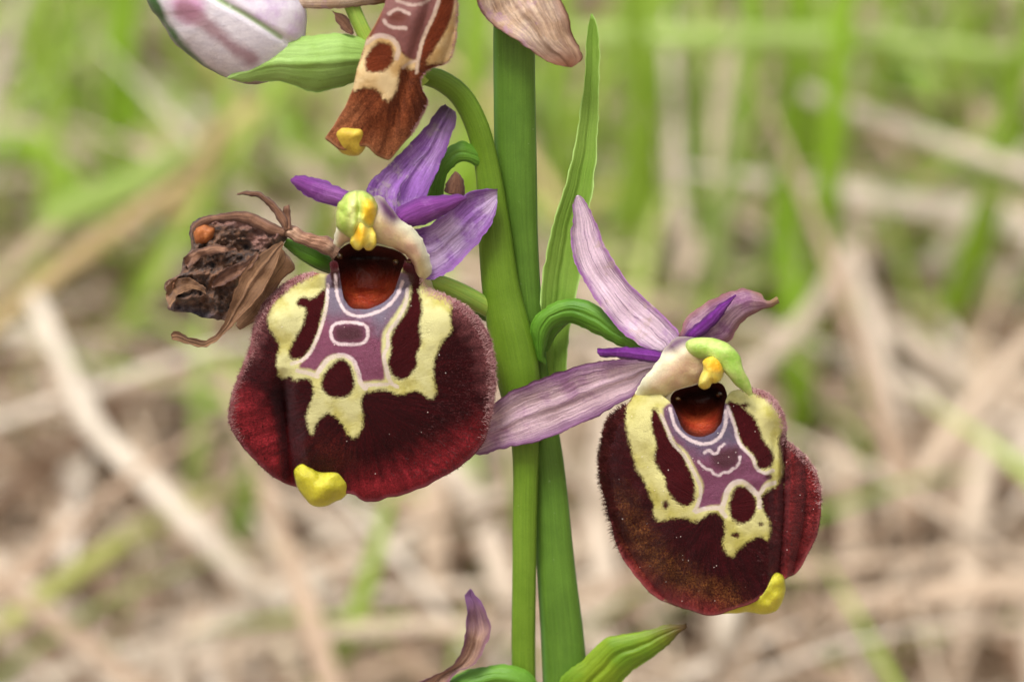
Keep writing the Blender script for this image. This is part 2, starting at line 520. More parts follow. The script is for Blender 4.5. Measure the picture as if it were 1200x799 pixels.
def mat_green(name, a, b, dark=None, rough=0.42, nveins=8, vein=0.3, vcol=None, trans=0.2, coat=0.0, tipc=None, basec=None, edge=None, su=2.5):
    m = M(name)
    u, v = m.attr('u'), m.attr('v')
    nz = m.noise(1.7, 4, 0.6)
    c = m.mix(m.step(nz, 0.3, 0.7), a, b)
    sn = m.math('ABSOLUTE', m.math('SINE', m.math('MULTIPLY', m.math('ADD', v, m.math('MULTIPLY', m.math('SUBTRACT', m.noise(1.2, 2), 0.5), 0.12)), nveins * 1.5708)))
    c = m.mix(m.math('MULTIPLY', m.step(sn, 0.35, 0.0), vein), c, vcol if vcol else [x * 0.5 for x in a[:3]] + [1])
    cell = m.noise(60, 3, 0.7)
    fv = m.streak(8, su, 4)
    c = m.mix(1.0, c, m.mix(m.step(fv, 0.25, 0.75), (0.87, 0.88, 0.85, 1), (1.12, 1.1, 1.12, 1)), 'MULTIPLY')
    c = m.mix(m.math('MULTIPLY', m.step(m.noise(11, 3, 0.7), 0.68, 0.74), 0.35), c, (0.05, 0.06, 0.02, 1))
    c = m.mix(1.0, c, m.mix(cell, (0.78, 0.8, 0.75, 1), (1.2, 1.18, 1.2, 1)), 'MULTIPLY')
    if edge: c = m.mix(m.math('MULTIPLY', m.step(m.math('ABSOLUTE', v), 0.8, 1.0), 0.7), c, edge)
    if basec: c = m.mix(m.step(u, 0.45, 0.0), c, basec)
    if tipc: c = m.mix(m.step(m.math('ADD', u, m.math('MULTIPLY', m.math('SUBTRACT', nz, 0.5), 0.25)), 0.7, 0.98), c, tipc)
    # small scuffs and pale specks
    sp = m.step(m.noise(17, 2), 0.72, 0.8)
    c = m.mix(m.math('MULTIPLY', sp, 0.25), c, (0.5, 0.55, 0.35, 1))
    h = m.math('ADD', m.math('MULTIPLY', sn, 0.5), m.math('ADD', m.math('MULTIPLY', nz, 1.5), m.math('ADD', m.math('MULTIPLY', fv, 1.6), m.math('MULTIPLY', cell, 0.8))))
    return m.finish(c, rough, m.bump(h, 1.2 * S, 0.5), spec=0.45, trans=trans, coat=coat)

def mat_simple(name, a, b, scale=6, rough=0.5, bumpd=2.0, sheen=0.0, spec=0.5, trans=0.0, sss=0.0, extra=None, fine=40, sss_r=(1, .8, .3)):
    m = M(name)
    nz = m.noise(scale, 4, 0.62)
    c = m.mix(m.step(nz, 0.3, 0.7), a, b)
    if extra:
        for at, colr, lo, hi in extra:
            c = m.mix(m.step(m.math('ADD', m.attr(at), m.math('MULTIPLY', m.math('SUBTRACT', nz, 0.5), (hi - lo) * 0.6)), lo, hi), c, colr)
    f = m.noise(fine, 4, 0.7)
    c = m.mix(1.0, c, m.mix(f, (0.75, 0.75, 0.75, 1), (1.25, 1.25, 1.25, 1)), 'MULTIPLY')
    h = m.math('ADD', m.math('MULTIPLY', nz, 1.5), f)
    return m.finish(c, rough, m.bump(h, bumpd * S, 0.7), sheen, spec=spec, trans=trans, sss=sss, sss_r=sss_r)

# ------------------------------------------------------------------ setting: ground, litter, grass
def mat_ground():
    m = M('soil')
    g = m.n('ShaderNodeNewGeometry').outputs['Position']
    n1 = m.noise(60, 5, 0.65, vec=g); n2 = m.noise(260, 4, 0.7, vec=g)
    c = m.mix(m.step(n1, 0.3, 0.7), srgb(92, 68, 52), srgb(140, 112, 88))
    c = m.mix(m.step(n2, 0.55, 0.75), c, srgb(160, 138, 110))
    return m.finish(c, 0.9, m.bump(m.math('ADD', n1, n2), 0.004, 0.8), spec=0.2)
def ground():
    k = 70
    a = np.linspace(-1, 1, 2 * k + 1)
    ax = np.sign(a) * (np.abs(a) * 0.8 + np.abs(a) ** 9 * 120)
    X, Y = np.meshgrid(ax, ax + 0.35)
    Z = 0.003 * vnoise(np.stack([X, Y, 0 * X], -1), 0.045) + 0.002 * vnoise(np.stack([X, Y, 0 * X], -1), 0.017) - 0.006
    V = np.stack([X, Y, Z], -1).reshape(-1, 3)
    n = 2 * k + 1
    F = [(j * n + i, j * n + i + 1, (j + 1) * n + i + 1, (j + 1) * n + i) for j in range(n - 1) for i in range(n - 1)]
    o = link('ground', V, F, mat_ground(), origin=(0, 0, 0))
    o['kind'] = 'structure'
ground()

def mat_blade(name, cols, rough=0.55, trans=0.25, vary=0.5):
    m = M(name)
    r = m.attr('r')
    ramp = m.n('ShaderNodeValToRGB'); m.put(ramp.inputs[0], r)
    e = ramp.color_ramp.elements
    for i, c in enumerate(cols):
        p = i / (len(cols) - 1)
        if i < 2: e[i].position = p if i == 0 else 1.0; e[i].color = c
    while len(e) < len(cols): e.new(0.5)
    for i, c in enumerate(cols): e[i].position = i / (len(cols) - 1); e[i].color = c
    g = m.n('ShaderNodeNewGeometry').outputs['Position']
    n1 = m.noise(120, 3, 0.6, vec=g)
    c = m.mix(1.0, ramp.outputs[0], m.mix(n1, [1 - vary] * 3 + [1], [1 + vary] * 3 + [1]), 'MULTIPLY')
    fib = m.math('ABSOLUTE', m.math('SINE', m.math('MULTIPLY', m.attr('v'), 12.0)))
    c = m.mix(m.math('MULTIPLY', m.step(fib, 0.5, 0.0), 0.3), c, (0.12, 0.1, 0.06, 1))
    return m.finish(c, rough, m.bump(fib, 6e-5, 0.5), spec=0.35, trans=trans)

def ribbons(name, mat, base, direc, length, width, droop, colr, segs=4, fold=0.35, label=None, cat=None):
    """many grass or straw leaves in one mesh (V-folded ribbons)"""
    n = len(base)
    side = np.cross(direc, [0, 0, 1.0]); side /= np.linalg.norm(side, axis=1)[:, None] + 1e-9
    roll = rng.uniform(-1.2, 1.2, (n, 1))
    nrm = np.cross(side, direc)
    s = side * np.cos(roll) + nrm * np.sin(roll)
    nn = np.cross(s, direc)
    hz = direc * [1, 1, 0]
    V, Rr, Vv = [], [], []
    for k in range(segs + 1):
        t = k / segs
        c = base + direc * (length * t)[:, None] + (hz * 0.5 - np.array([0, 0, 1.0])) * (droop * length * t * t)[:, None]
        c[:, 2] = np.maximum(c[:, 2], 0.0005)
        w = (width * (1 - t ** 2.5) * (0.6 + 0.4 * min(1, t * 4)) + 1e-5)[:, None]
        V += [c - s * w, c + nn * w * fold, c + s * w]
        Rr += [colr] * 3; Vv += [np.full(n, -1.), np.zeros(n), np.ones(n)]
    K = 3 * (segs + 1)
    V = np.stack(V, 1).reshape(-1, 3); Rr = np.stack(Rr, 1).ravel(); Vv = np.stack(Vv, 1).ravel()
    o = np.arange(n)[:, None] * K
    F = []
    for k in range(segs):
        for j in (0, 1):
            a = k * 3 + j
            F.append(np.hstack([o + a, o + a + 1, o + a + 4, o + a + 3]))
    F = np.vstack(F).tolist()
    ob = link(name, V, F, mat, None, {'r': Rr, 'v': Vv}, origin=(0, 0.4, 0))
    ob['kind'] = 'stuff'; ob['label'] = label; ob['category'] = cat
    return ob

STRAW = mat_blade('dry_straw', [srgb(134, 108, 88), srgb(176, 150, 126), srgb(200, 178, 154), srgb(224, 212, 196), srgb(196, 168, 112)], 0.6, 0.2, 0.35)
GRASS = mat_blade('green_grass', [srgb(118, 158, 36), srgb(150, 186, 48), srgb(170, 196, 84), srgb(190, 208, 134), srgb(194, 186, 96)], 0.5, 0.45, 0.2)

def scatter(n, x0, x1, y0, y1, dens=None):
    P = np.stack([rng.uniform(x0, x1, n * 3), rng.uniform(y0, y1, n * 3), np.zeros(n * 3)], 1)
    if dens is not None:
        P = P[rng.random(len(P)) < dens(P)]
    return P[:n]
# straw litter lying on the soil
n = 30000
b = scatter(n, -0.5, 0.5, -0.15, 1.1); n = len(b)
b[:, 2] = rng.uniform(0, 0.014, n) ** 1.0
az = rng.uniform(0, 2 * math.pi, n); az = np.where(rng.random(n) < 0.5, rng.normal(1.6, 0.3, n) + (b[:, 0] < 0) * 0.35, az)
el = np.abs(rng.normal(0, 0.22, n))
dr = np.stack([np.cos(az) * np.cos(el), np.sin(az) * np.cos(el), np.sin(el)], 1)
ribbons('dry_litter', STRAW, b, dr, rng.uniform(0.03, 0.13, n), 0.0004 + 0.0017 * rng.random(n) ** 2, rng.uniform(0.05, 0.5, n), np.clip(rng.normal(0.42, 0.22, n), 0, 1),
        label='pale dry straw and dead leaves matted over the soil', cat='litter')
# living grass: thin near the plant, thicker further back and at the upper left
def gd(P):
    g = vnoise(P * [1, 1, 0] + [3, 5, 0], 0.07) * 0.5 + 0.5
    far = np.clip((P[:, 1] - 0.29) / 0.10, 0.06, 1)
    return np.clip(far * (0.25 + g), 0, 1)
n = 10500
b = scatter(n, -0.4, 0.4, 0.15, 1.05, gd); n = len(b)
az = rng.uniform(0, 2 * math.pi, n); el = rng.normal(1.0, 0.35, n)
dr = np.stack([np.cos(az) * np.cos(el), np.sin(az) * np.cos(el), np.sin(el)], 1)
ribbons('grass', GRASS, b, dr, rng.uniform(0.03, 0.085, n), rng.uniform(0.0006, 0.0017, n), rng.uniform(0.1, 0.6, n), np.clip(rng.normal(0.42, 0.25, n), 0, 1), segs=5,
        label='short green grass growing through the straw', cat='grass')

# dry grass still standing among the green
n = 4200
b = scatter(n, -0.4, 0.4, 0.2, 1.05); n = len(b)
az = rng.uniform(0, 2 * math.pi, n); el = rng.normal(0.55, 0.3, n)
dr = np.stack([np.cos(az) * np.cos(el), np.sin(az) * np.cos(el), np.sin(el)], 1)
ribbons('dry_grass', STRAW, b, dr, rng.uniform(0.03, 0.10, n), rng.uniform(0.0004, 0.0013, n), rng.uniform(0.1, 0.6, n), np.clip(rng.normal(0.55, 0.25, n), 0, 1), segs=5,
        label='thin dry grass blades standing and leaning among the green', cat='grass')

# single blades and stalks that can be told apart behind the flowers
def one_blade(name, pts, hw, mat, r, label, cat, group=None, stalk=False, root=True):
    """pts: world points base to tip"""
    p = crom(pts, 26)
    tg = np.gradient(p, axis=0); tg /= np.linalg.norm(tg, axis=1)[:, None]
    view = p - CAM; view /= np.linalg.norm(view, axis=1)[:, None]
    ref = np.array([0.25, 1.0, -0.35]); ref /= np.linalg.norm(ref)
    s = np.cross(tg, ref); s /= np.linalg.norm(s, axis=1)[:, None] + 1e-9
    q = np.cross(s, tg)
    ns = 10
    a = np.linspace(0, 2 * math.pi, ns, endpoint=False)
    u = np.linspace(0, 1, 26)
    w = hw * (np.ones(26) if stalk else (1 - u ** 3 * 0.85) * (0.75 + 0.25 * np.clip(u * 5, 0, 1)))
    if stalk:
        w = w * (1 + 0.35 * np.exp(-((u - 0.42) / 0.02) ** 2))
    flat = 0.8 if stalk else 0.16
    V = p[:, None] + w[:, None, None] * (np.cos(a)[None, :, None] * s[:, None] + (flat * np.sin(a) + (0 if stalk else 0.3) * np.cos(a) ** 2)[None, :, None] * q[:, None])
    V = V.reshape(-1, 3)
    F = [tuple(range(ns)), tuple(range(25 * ns, 26 * ns))[::-1]]
    for i in range(25):
        for k in range(ns):
            F.append((i * ns + k, (i + 1) * ns + k, (i + 1) * ns + (k + 1) % ns, i * ns + (k + 1) % ns))
    o = link(name, V, F, mat, None, {'r': np.full(len(V), r), 'v': np.tile(np.cos(a), 26)}, origin=p[0])
    o['label'] = label; o['category'] = cat
    if group: o['group'] = group
    return o
def standing(px0, py0, px1, py1, w, r, label, bend=0.0, over=0.03):
    """upright blade seen from (px0,py0) at its foot to (px1,py1)"""
    y = ground_y(py0) - 0.01
    a = at_y(px0, py0, y); a[2] = 0
    c = at_y(px1, py1, y - 0.03 * bend)
    d = (c - a)
    tip = c + d / np.linalg.norm(d) * over
    mid = (a + tip) / 2 + np.array([0.006 * bend, -0.006, 0])
    k = np.linalg.norm(a - CAM) / D
    return one_blade('grass_blade', [a, mid, tip], w * S * k / 2, GRASS, r, label, 'grass', 'grass blades behind the orchid')
def lying(pts, w, r, label, name='dry_stalk', mat=STRAW, f=0.9, group='straw stalks behind the orchid', stalk=True, cat='stalk'):
    Q = []
    for i, (x, y) in enumerate(pts):
        fi = f[i] if hasattr(f, '__len__') else f
        v = ray(x, y)
        Q.append(CAM + v * (1 + (-CAM[2] / v[2] - 1) * fi))
    Q = np.array(Q)
    k = np.linalg.norm(Q.mean(0) - CAM) / D
    return one_blade(name, Q, w * S * k / 2 * (0.8 if stalk else 1.0), mat, r, label, cat, group, stalk)

standing(815, 430, 850, 0, 28, 0.72, 'pale green grass blade rising just behind the right flower', 0.3)
standing(905, 400, 915, 0, 46, 0.3, 'broad vivid green grass blade standing right of the pale one', 0.2)
standing(940, 470, 985, 0, 34, 0.25, 'vivid green grass blade leaning against the broad one')
standing(1085, 430, 1175, 0, 40, 0.28, 'wide bright green blade slanting past the crossing straw', 0.5)
standing(755, 400, 720, 0, 40, 0.35, 'green grass blade between the stem and the pale blade', 0.4)
standing(705, 350, 770, 0, 30, 0.45, 'yellowish green blade standing behind the narrow upright leaf')
standing(795, 300, 790, 0, 26, 0.15, 'dark green blade hidden behind the pale blade')
standing(945, 560, 925, 330, 34, 0.2, 'dark green blade standing right behind the right lip', 0, 0.012)
standing(1010, 240, 1040, 0, 24, 0.4, 'slim green blade standing behind the crossing straw')
standing(210, 620, 232, 390, 36, 0.62, 'olive grass blade standing beside the long bent straw', 0.2, 0.006)
standing(330, 830, 452, 585, 34, 0.5, 'fresh light green blade leaning below the left lip', 0.2, 0.004)
standing(60, 260, 40, 0, 34, 0.5, 'green blade standing far left behind the bud')
standing(120, 330, 150, 40, 30, 0.2, 'dark green blade standing left of the bud')
standing(330, 260, 345, 90, 30, 0.35, 'green blade standing between bud and withered flower', 0, 0.0)
standing(540, 330, 560, 0, 40, 0.38, 'green blade standing behind the arched ovary')
standing(868, 330, 880, 0, 34, 0.3, 'vivid green blade pressed against the left side of the broad one')
standing(660, 330, 655, 0, 34, 0.5, 'light green blade standing behind the tip of the narrow upright leaf')
standing(830, 290, 760, 0, 30, 0.4, 'green blade leaning left across the others behind the right flower')
standing(960, 300, 945, 0, 30, 0.35, 'slender vivid green blade standing right of the broad one')
standing(1140, 260, 1120, 0, 26, 0.5, 'light green blade standing behind the wide slanting blade')
standing(20, 420, 60, 120, 36, 0.45, 'green blade standing left of the ochre straws', 0.2, 0.01)
standing(190, 230, 130, 0, 34, 0.4, 'green blade leaning left below the bud')
standing(245, 300, 270, 110, 32, 0.45, 'green blade standing right above the withered flower', 0, 0.005)
standing(20, 200, 95, 0, 30, 0.55, 'light green blade leaning right far left of the bud')
lying([(660, 38), (800, 44), (960, 45), (1100, 55), (1260, 70)], 28, 0.62, 'long pale green blade lying across in front of the upright grass', 'grass_blade', GRASS, 0.66, 'grass blades behind the orchid', False, 'grass')
lying([(890, 560), (960, 780), (1080, 755), (1230, 720)][1:], 36, 0.45, 'green blade lying flat below the right flower', 'grass_blade', GRASS, 0.95, 'grass blades behind the orchid', False, 'grass')
lying([(-40, 770), (60, 690), (200, 600), (300, 560)], 24, 0.9, 'yellowing green blade lying across under the bent straw', 'grass_blade', GRASS, [0.86, .83, .82, .85], 'grass blades behind the orchid', False, 'grass')
lying([(60, 255), (150, 215), (240, 165)], 40, 0.6, 'wide light green blade lying beside the tan straw', 'grass_blade', GRASS, 0.72, 'grass blades behind the orchid', False, 'grass')
lying([(-30, 170), (40, 180), (120, 260)], 46, 0.35, 'bright green curved blade left of the withered flower', 'grass_blade', GRASS, 0.8, 'grass blades behind the orchid', False, 'grass')
lying([(940, 108), (1040, 145), (1230, 212)], 24, 0.62, 'pale grey straw crossing the bright grass blades', f=[.74, .74, .74])
lying([(40, 350), (72, 420), (110, 500), (200, 592), (300, 700), (340, 770)], 32, 0.78, 'long thick bent pale straw left of the left lip', f=[.72, .74, .74, .77, .84, .95])
lying([(-30, 400), (80, 310), (210, 215), (255, 150)], 30, 0.98, 'ochre straw slanting behind the withered flower', f=.74)
lying([(-20, 345), (90, 250), (190, 185)], 24, 0.9, 'thin ochre straw beside the thicker ochre straw', f=.76)
lying([(1000, 290), (940, 380), (870, 450), (800, 540)], 30, 0.55, 'tan straw slanting down behind the right lip', f=.78)
lying([(995, 300), (1020, 370), (1045, 470), (1080, 600)], 28, 0.6, 'tan straw splitting off beside the right lip', f=[.78, .8, .86, .96])
lying([(975, 190), (1005, 260), (1012, 310)], 26, 0.5, 'short pale straw end standing above the two tan straws', f=.86)
lying([(1180, 330), (1210, 345), (1250, 360)], 46, 0.75, 'pale broken straw end at the right', f=.93)
lying([(1000, 690), (1080, 560), (1160, 450), (1220, 390)], 32, 0.5, 'tan straw rising to the right past the right lip', f=[.96, .86, .8, .78])
lying([(1120, 830), (1135, 660), (1160, 500)], 40, 0.55, 'broad dull straw leaf lying right of the right lip', f=[.97, .88, .82])
lying([(845, 830), (850, 740), (870, 640)], 34, 0.78, 'whitish straw standing just below the right lip', f=[.95, .86, .8])
lying([(990, 820), (1000, 640), (985, 520)], 34, 0.5, 'tan straw lying along the right lip', f=[.97, .9, .86])
lying([(520, 540), (560, 600), (600, 720), (615, 830)], 40, 0.6, 'broad tan straw lying left of the stem', f=[.84, .86, .92, .98])
lying([(720, 470), (700, 600), (720, 740), (715, 830)], 44, 0.6, 'broad pale straw lying right of the stem', f=[.84, .86, .92, .98])
lying([(280, 830), (190, 700), (95, 600), (20, 560)], 30, 0.35, 'brown straw lying under the bent straw', f=.98)
lying([(470, 830), (490, 700), (540, 600)], 30, 0.45, 'dull straw lying behind the withered purple petal', f=.95)
lying([(-20, 520), (90, 540), (200, 500)], 34, 0.5, 'dull straw lying across under the bent straw', f=.97)
lying([(-20, 655), (90, 640), (260, 660)], 28, 0.65, 'pale straw lying across the lower litter', f=.97)
lying([(800, 130), (760, 240), (700, 300)], 30, 0.45, 'tan straw slanting behind the narrow upright leaf', f=.92)
lying([(200, 250), (250, 180), (300, 130)], 50, 0.98, 'short ochre straw end above the withered flower', f=.8)
# ------------------------------------------------------------------ the orchid
def foot_py():
    lo, hi = 800.0, 8000.0
    for _ in range(60):
        mid = (lo + hi) / 2
        if W(np.array([640, mid, 0.0]))[2] > -0.004: lo = mid
        else: hi = mid
    return lo
PYG = foot_py()
plant = bpy.data.objects.new('orchid_plant', None)
sc.collection.objects.link(plant)
plant.empty_display_size = 0.01
plant.location = (W(np.array([640, PYG, 0.0])) * [1, 1, 0]).tolist()
plant['label'] = 'bee orchid with two open maroon and yellow flowers on a green stem'
plant['category'] = 'orchid'

# materials
STEM_D = mat_green('stem_green', srgb(78, 112, 32), srgb(88, 124, 38), rough=0.45, nveins=5, vein=0.06, trans=0.08, edge=srgb(92, 136, 66), su=30)
STEM_L = mat_green('side_stem_green', srgb(94, 126, 26), srgb(106, 138, 36), rough=0.45, nveins=4, vein=0.08, trans=0.1, su=14)
LEAF_L = mat_green('pale_leaf', srgb(142, 176, 74), srgb(126, 164, 58), rough=0.5, nveins=6, vein=0.1, trans=0.3, edge=srgb(170, 200, 110))
BRACT = mat_green('bract_green', srgb(84, 134, 34), srgb(104, 152, 48), rough=0.42, nveins=7, vein=0.18, trans=0.2)
BRACT_P = mat_green('pale_bract', srgb(166, 200, 112), srgb(150, 186, 88), rough=0.5, nveins=9, vein=0.15, vcol=srgb(120, 164, 76), trans=0.3)
BRACT_Y = mat_green('yellow_bract', srgb(132, 158, 34), srgb(108, 146, 32), rough=0.45, nveins=6, vein=0.15, trans=0.25, tipc=srgb(96, 72, 36))
OVARY = mat_green('ovary_green', srgb(150, 186, 84), srgb(168, 192, 70), rough=0.45, nveins=3, vein=0.5, vcol=srgb(196, 196, 96), trans=0.15)

P_LEFT = mat_petal('petal_violet', srgb(146, 70, 158), srgb(166, 100, 178), srgb(118, 58, 136), srgb(92, 40, 120), 0.3, nveins=3, vein_amt=0.35)
P_SEPL = mat_petal('sepal_violet', srgb(166, 114, 190), srgb(208, 182, 214), srgb(146, 88, 168), srgb(112, 70, 140), 0.55, nveins=3, vein_amt=0.6)
P_SEPD = mat_petal('sepal_violet_faded', srgb(164, 110, 190), srgb(186, 146, 202), srgb(126, 72, 150), srgb(70, 44, 78), 0.4, nveins=2, vein_amt=0.9, stain=srgb(200, 184, 184), tipc=srgb(84, 62, 80))
P_SEPR = mat_petal('sepal_pale_pink', srgb(196, 154, 200), srgb(232, 208, 220), srgb(152, 82, 156), srgb(116, 66, 110), 0.85, nveins=3, vein_amt=0.85, rimw=0.18, blotch=3.5, stain=srgb(206, 180, 176))
P_SEPR2 = mat_petal('sepal_dusty_pink', srgb(182, 138, 168), srgb(214, 186, 192), srgb(144, 90, 144), srgb(120, 66, 120), 0.75, nveins=3, vein_amt=0.5, rimw=0.22)
P_SEPR3 = mat_petal('sepal_brown_edged', srgb(164, 112, 152), srgb(200, 164, 180), srgb(150, 100, 92), srgb(110, 60, 96), 0.45, nveins=4, vein_amt=0.6, rimw=0.2, tipc=srgb(170, 138, 96))
P_DARK = mat_petal('petal_deep_purple', srgb(120, 34, 140), srgb(146, 60, 168), srgb(84, 26, 96), srgb(80, 20, 100), 0.35, rough=0.4, nveins=3, vein_amt=0.3)
P_DRY = mat_petal('petal_withered_tan', srgb(206, 176, 146), srgb(226, 204, 180), srgb(160, 114, 96), srgb(126, 78, 58), 0.5, rough=0.65, nveins=6, vein_amt=0.7, rimw=0.12, stain=srgb(190, 150, 170), tipc=srgb(132, 84, 56))
P_DRYP = mat_petal('petal_withered_mauve', srgb(176, 140, 116), srgb(200, 166, 140), srgb(140, 96, 120), srgb(110, 66, 84), 0.4, rough=0.6, nveins=5, vein_amt=0.6, tipc=srgb(138, 92, 142))
LEAF_DRY = mat_petal('leaf_dry_brown', srgb(116, 84, 56), srgb(142, 106, 74), srgb(146, 108, 76), srgb(70, 44, 30), 0.4, rough=0.65, nveins=2, vein_amt=0.7, rimw=0.1, trans=0.1)
LEAF_DRY2 = mat_petal('leaf_dry_mauve', srgb(118, 82, 60), srgb(150, 110, 84), srgb(76, 48, 36), srgb(60, 36, 34), 0.4, rough=0.6, nveins=3, vein_amt=0.7, trans=0.08)
HAIR_M = mat_simple('maroon_hair', srgb(52, 12, 14), srgb(84, 30, 30), 8, 0.5, 0.5, spec=0.25)
HAIR_P = mat_simple('pink_hair', srgb(150, 98, 98), srgb(190, 150, 146), 8, 0.5, 0.5, spec=0.3)
POLLEN = mat_simple('pollen_grain', srgb(236, 228, 214), srgb(214, 196, 190), 8, 0.35, 0.5)
YELLOW = mat_simple('appendage_yellow', srgb(200, 190, 52), srgb(176, 168, 38), 4, 0.38, 2.4, sss=0.5, sss_r=(1, .85, .15))
YELLOW_D = mat_simple('appendage_ochre', srgb(206, 178, 60), srgb(180, 150, 46), 6, 0.5, 2.0, sss=0.25)
COLUMN = mat_simple('column_green', srgb(186, 200, 104), srgb(156, 186, 74), 5, 0.38, 1.6, sss=0.3, sss_r=(.8, 1, .25), extra=[('yel', srgb(228, 186, 40), -4, 5), ('pale', srgb(222, 220, 150), -5, 8)])
COLUMN_B = mat_simple('column_beak_green', srgb(140, 178, 66), srgb(186, 200, 116), 4, 0.38, 1.6, sss=0.3, sss_r=(.8, 1, .25))
POLLINIA = mat_simple('pollinia_yellow', srgb(232, 200, 60), srgb(222, 204, 110), 5, 0.4, 2.0, sss=0.35, sss_r=(1, .8, .2), extra=[('yel', srgb(234, 170, 30), -4, 6)])
def mat_hood(name):
    m = M(name)
    u, v = m.attr('u'), m.attr('v')
    nz = m.noise(4, 4, 0.6)
    c = m.mix(m.step(nz, 0.3, 0.7), srgb(206, 188, 138), srgb(190, 154, 128))
    c = m.mix(m.step(m.attr('v'), 0.2, -0.95), c, srgb(220, 214, 182))
    c = m.mix(m.step(m.attr('tail'), 0.0, 1.0), c, srgb(204, 198, 138))
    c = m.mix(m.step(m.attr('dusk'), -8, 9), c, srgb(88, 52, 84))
    c = m.mix(m.step(m.attr('throat_brown'), -3, 4), c, srgb(112, 58, 50))  # reddish brown along the hood's inner edge
    f = m.noise(45, 4, 0.7)
    c = m.mix(1.0, c, m.mix(f, (0.78, 0.78, 0.78, 1), (1.2, 1.2, 1.2, 1)), 'MULTIPLY')
    return m.finish(c, 0.42, m.bump(m.math('ADD', nz, f), 1.8 * S, 0.6), spec=0.45, sss=0.25, sss_r=(1, .7, .5))
HOOD = mat_hood('hood_cream')
def mat_cavity(name):
    m = M(name)
    nz = m.noise(6, 4, 0.6)
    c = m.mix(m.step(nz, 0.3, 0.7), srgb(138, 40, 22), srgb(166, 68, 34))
    c = m.mix(m.step(m.math('ADD', m.attr('dark'), m.math('MULTIPLY', m.math('SUBTRACT', nz, 0.5), 14.0)), -26, 8), c, srgb(30, 14, 9))  # dark top: part real pigment, part throat shadow painted into the colour
    c = m.mix(m.math('MULTIPLY', m.step(m.math('ADD', m.attr('t'), m.math('MULTIPLY', m.math('SUBTRACT', nz, 0.5), 0.25)), 0.6, 0.95), 0.9), c, srgb(52, 16, 14))  # maroon rim, widened by side-wall shade put into the colour
    c = m.mix(1.0, c, m.mix(m.noise(28, 4, 0.7), (0.65, 0.65, 0.65, 1), (1.3, 1.3, 1.3, 1)), 'MULTIPLY')
    return m.finish(c, 0.42, m.bump(m.math('ADD', m.noise(30, 3), m.math('MULTIPLY', nz, 2.0)), 2.5 * S, 0.7), spec=0.4)
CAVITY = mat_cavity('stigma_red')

LIP = mat_lip('lip_velvet', srgb(46, 3, 6), srgb(126, 32, 38), srgb(130, 80, 80), srgb(204, 198, 138), srgb(184, 174, 92),
              srgb(50, 4, 7), srgb(118, 60, 84), srgb(112, 100, 116), srgb(232, 208, 208), olive=srgb(80, 28, 18), rimc=srgb(160, 84, 94), sheen=0.1)
LIP_R = mat_lip('lip_velvet_worn', srgb(48, 5, 9), srgb(124, 44, 44), srgb(120, 70, 68), srgb(202, 194, 128), srgb(180, 170, 84),
                srgb(54, 5, 9), srgb(112, 58, 84), srgb(88, 76, 96), srgb(224, 202, 202), olive=srgb(122, 80, 34), rimc=srgb(150, 76, 76), sheen=0.1)
LIP_F = mat_lip('lip_velvet_faded', srgb(104, 54, 28), srgb(146, 94, 60), srgb(120, 74, 60), srgb(220, 192, 142), srgb(198, 158, 98),
                srgb(98, 42, 20), srgb(120, 70, 64), srgb(142, 96, 92), srgb(206, 178, 164), olive=srgb(74, 40, 28), rimc=srgb(184, 136, 98), sheen=0.05)

LAYERS = ('red', 'olive', 'fuzz', 'cream', 'purple', 'grey', 'deep', 'spot')
def full(ar):
    return {k: ar.get(k, [[(-900, -900), (-901, -900), (-900, -901)]]) for k in LAYERS}
def circ(x, y, r, ry=None):
    return [(x + r * math.cos(a), y + (ry or r) * math.sin(a)) for a in np.linspace(0, 2 * math.pi, 9)[:-1]]

def grains(name, parent, front, count, seed, tmax=0.95, r=1.0):
    g = np.random.default_rng(seed)
    Rn, n = front.shape[:2]
    V, F = [], []
    for i in range(count):
        a, b = g.integers(int(Rn * 0.3), int(Rn * tmax)), g.integers(0, n)
        p = front[a, b]; q = r * g.uniform(0.5, 1.3)
        k = len(V)
        for d in ((1, 0, 0), (-1, 0, 0), (0, 1, 0), (0, -1, 0), (0, 0, 1), (0, 0, -1)):
            V.append(p + np.array(d) * q * g.uniform(.7, 1.2) + [0, 0, q * .6])
        for f in ((0, 2, 4), (2, 1, 4), (1, 3, 4), (3, 0, 4), (2, 0, 5), (1, 2, 5), (3, 1, 5), (0, 3, 5)):
            F.append(tuple(k + j for j in f))
    o = link(name, W(np.array(V)), F, POLLEN, parent, None, np.array(V), smooth=True)
    o['kind'] = 'stuff'
    return o

def add_hood_attrs(ob, P2, dusk, throat_brown, tail):
    a = ob.data.attributes.new('tail', 'FLOAT', 'POINT')
    a.data.foreach_set('value', tail(P2).astype(np.float32))
    for k, polys in (('dusk', dusk), ('throat_brown', throat_brown)):
        a = ob.data.attributes.new(k, 'FLOAT', 'POINT')
        a.data.foreach_set('value', area_field(P2, polys).astype(np.float32))
def pxy(ob):
    a = np.zeros(len(ob.data.vertices) * 3, np.float32)
    ob.data.attributes['P'].data.foreach_get('vector', a)
    return a.reshape(-1, 3)[:, :2] * 100.0

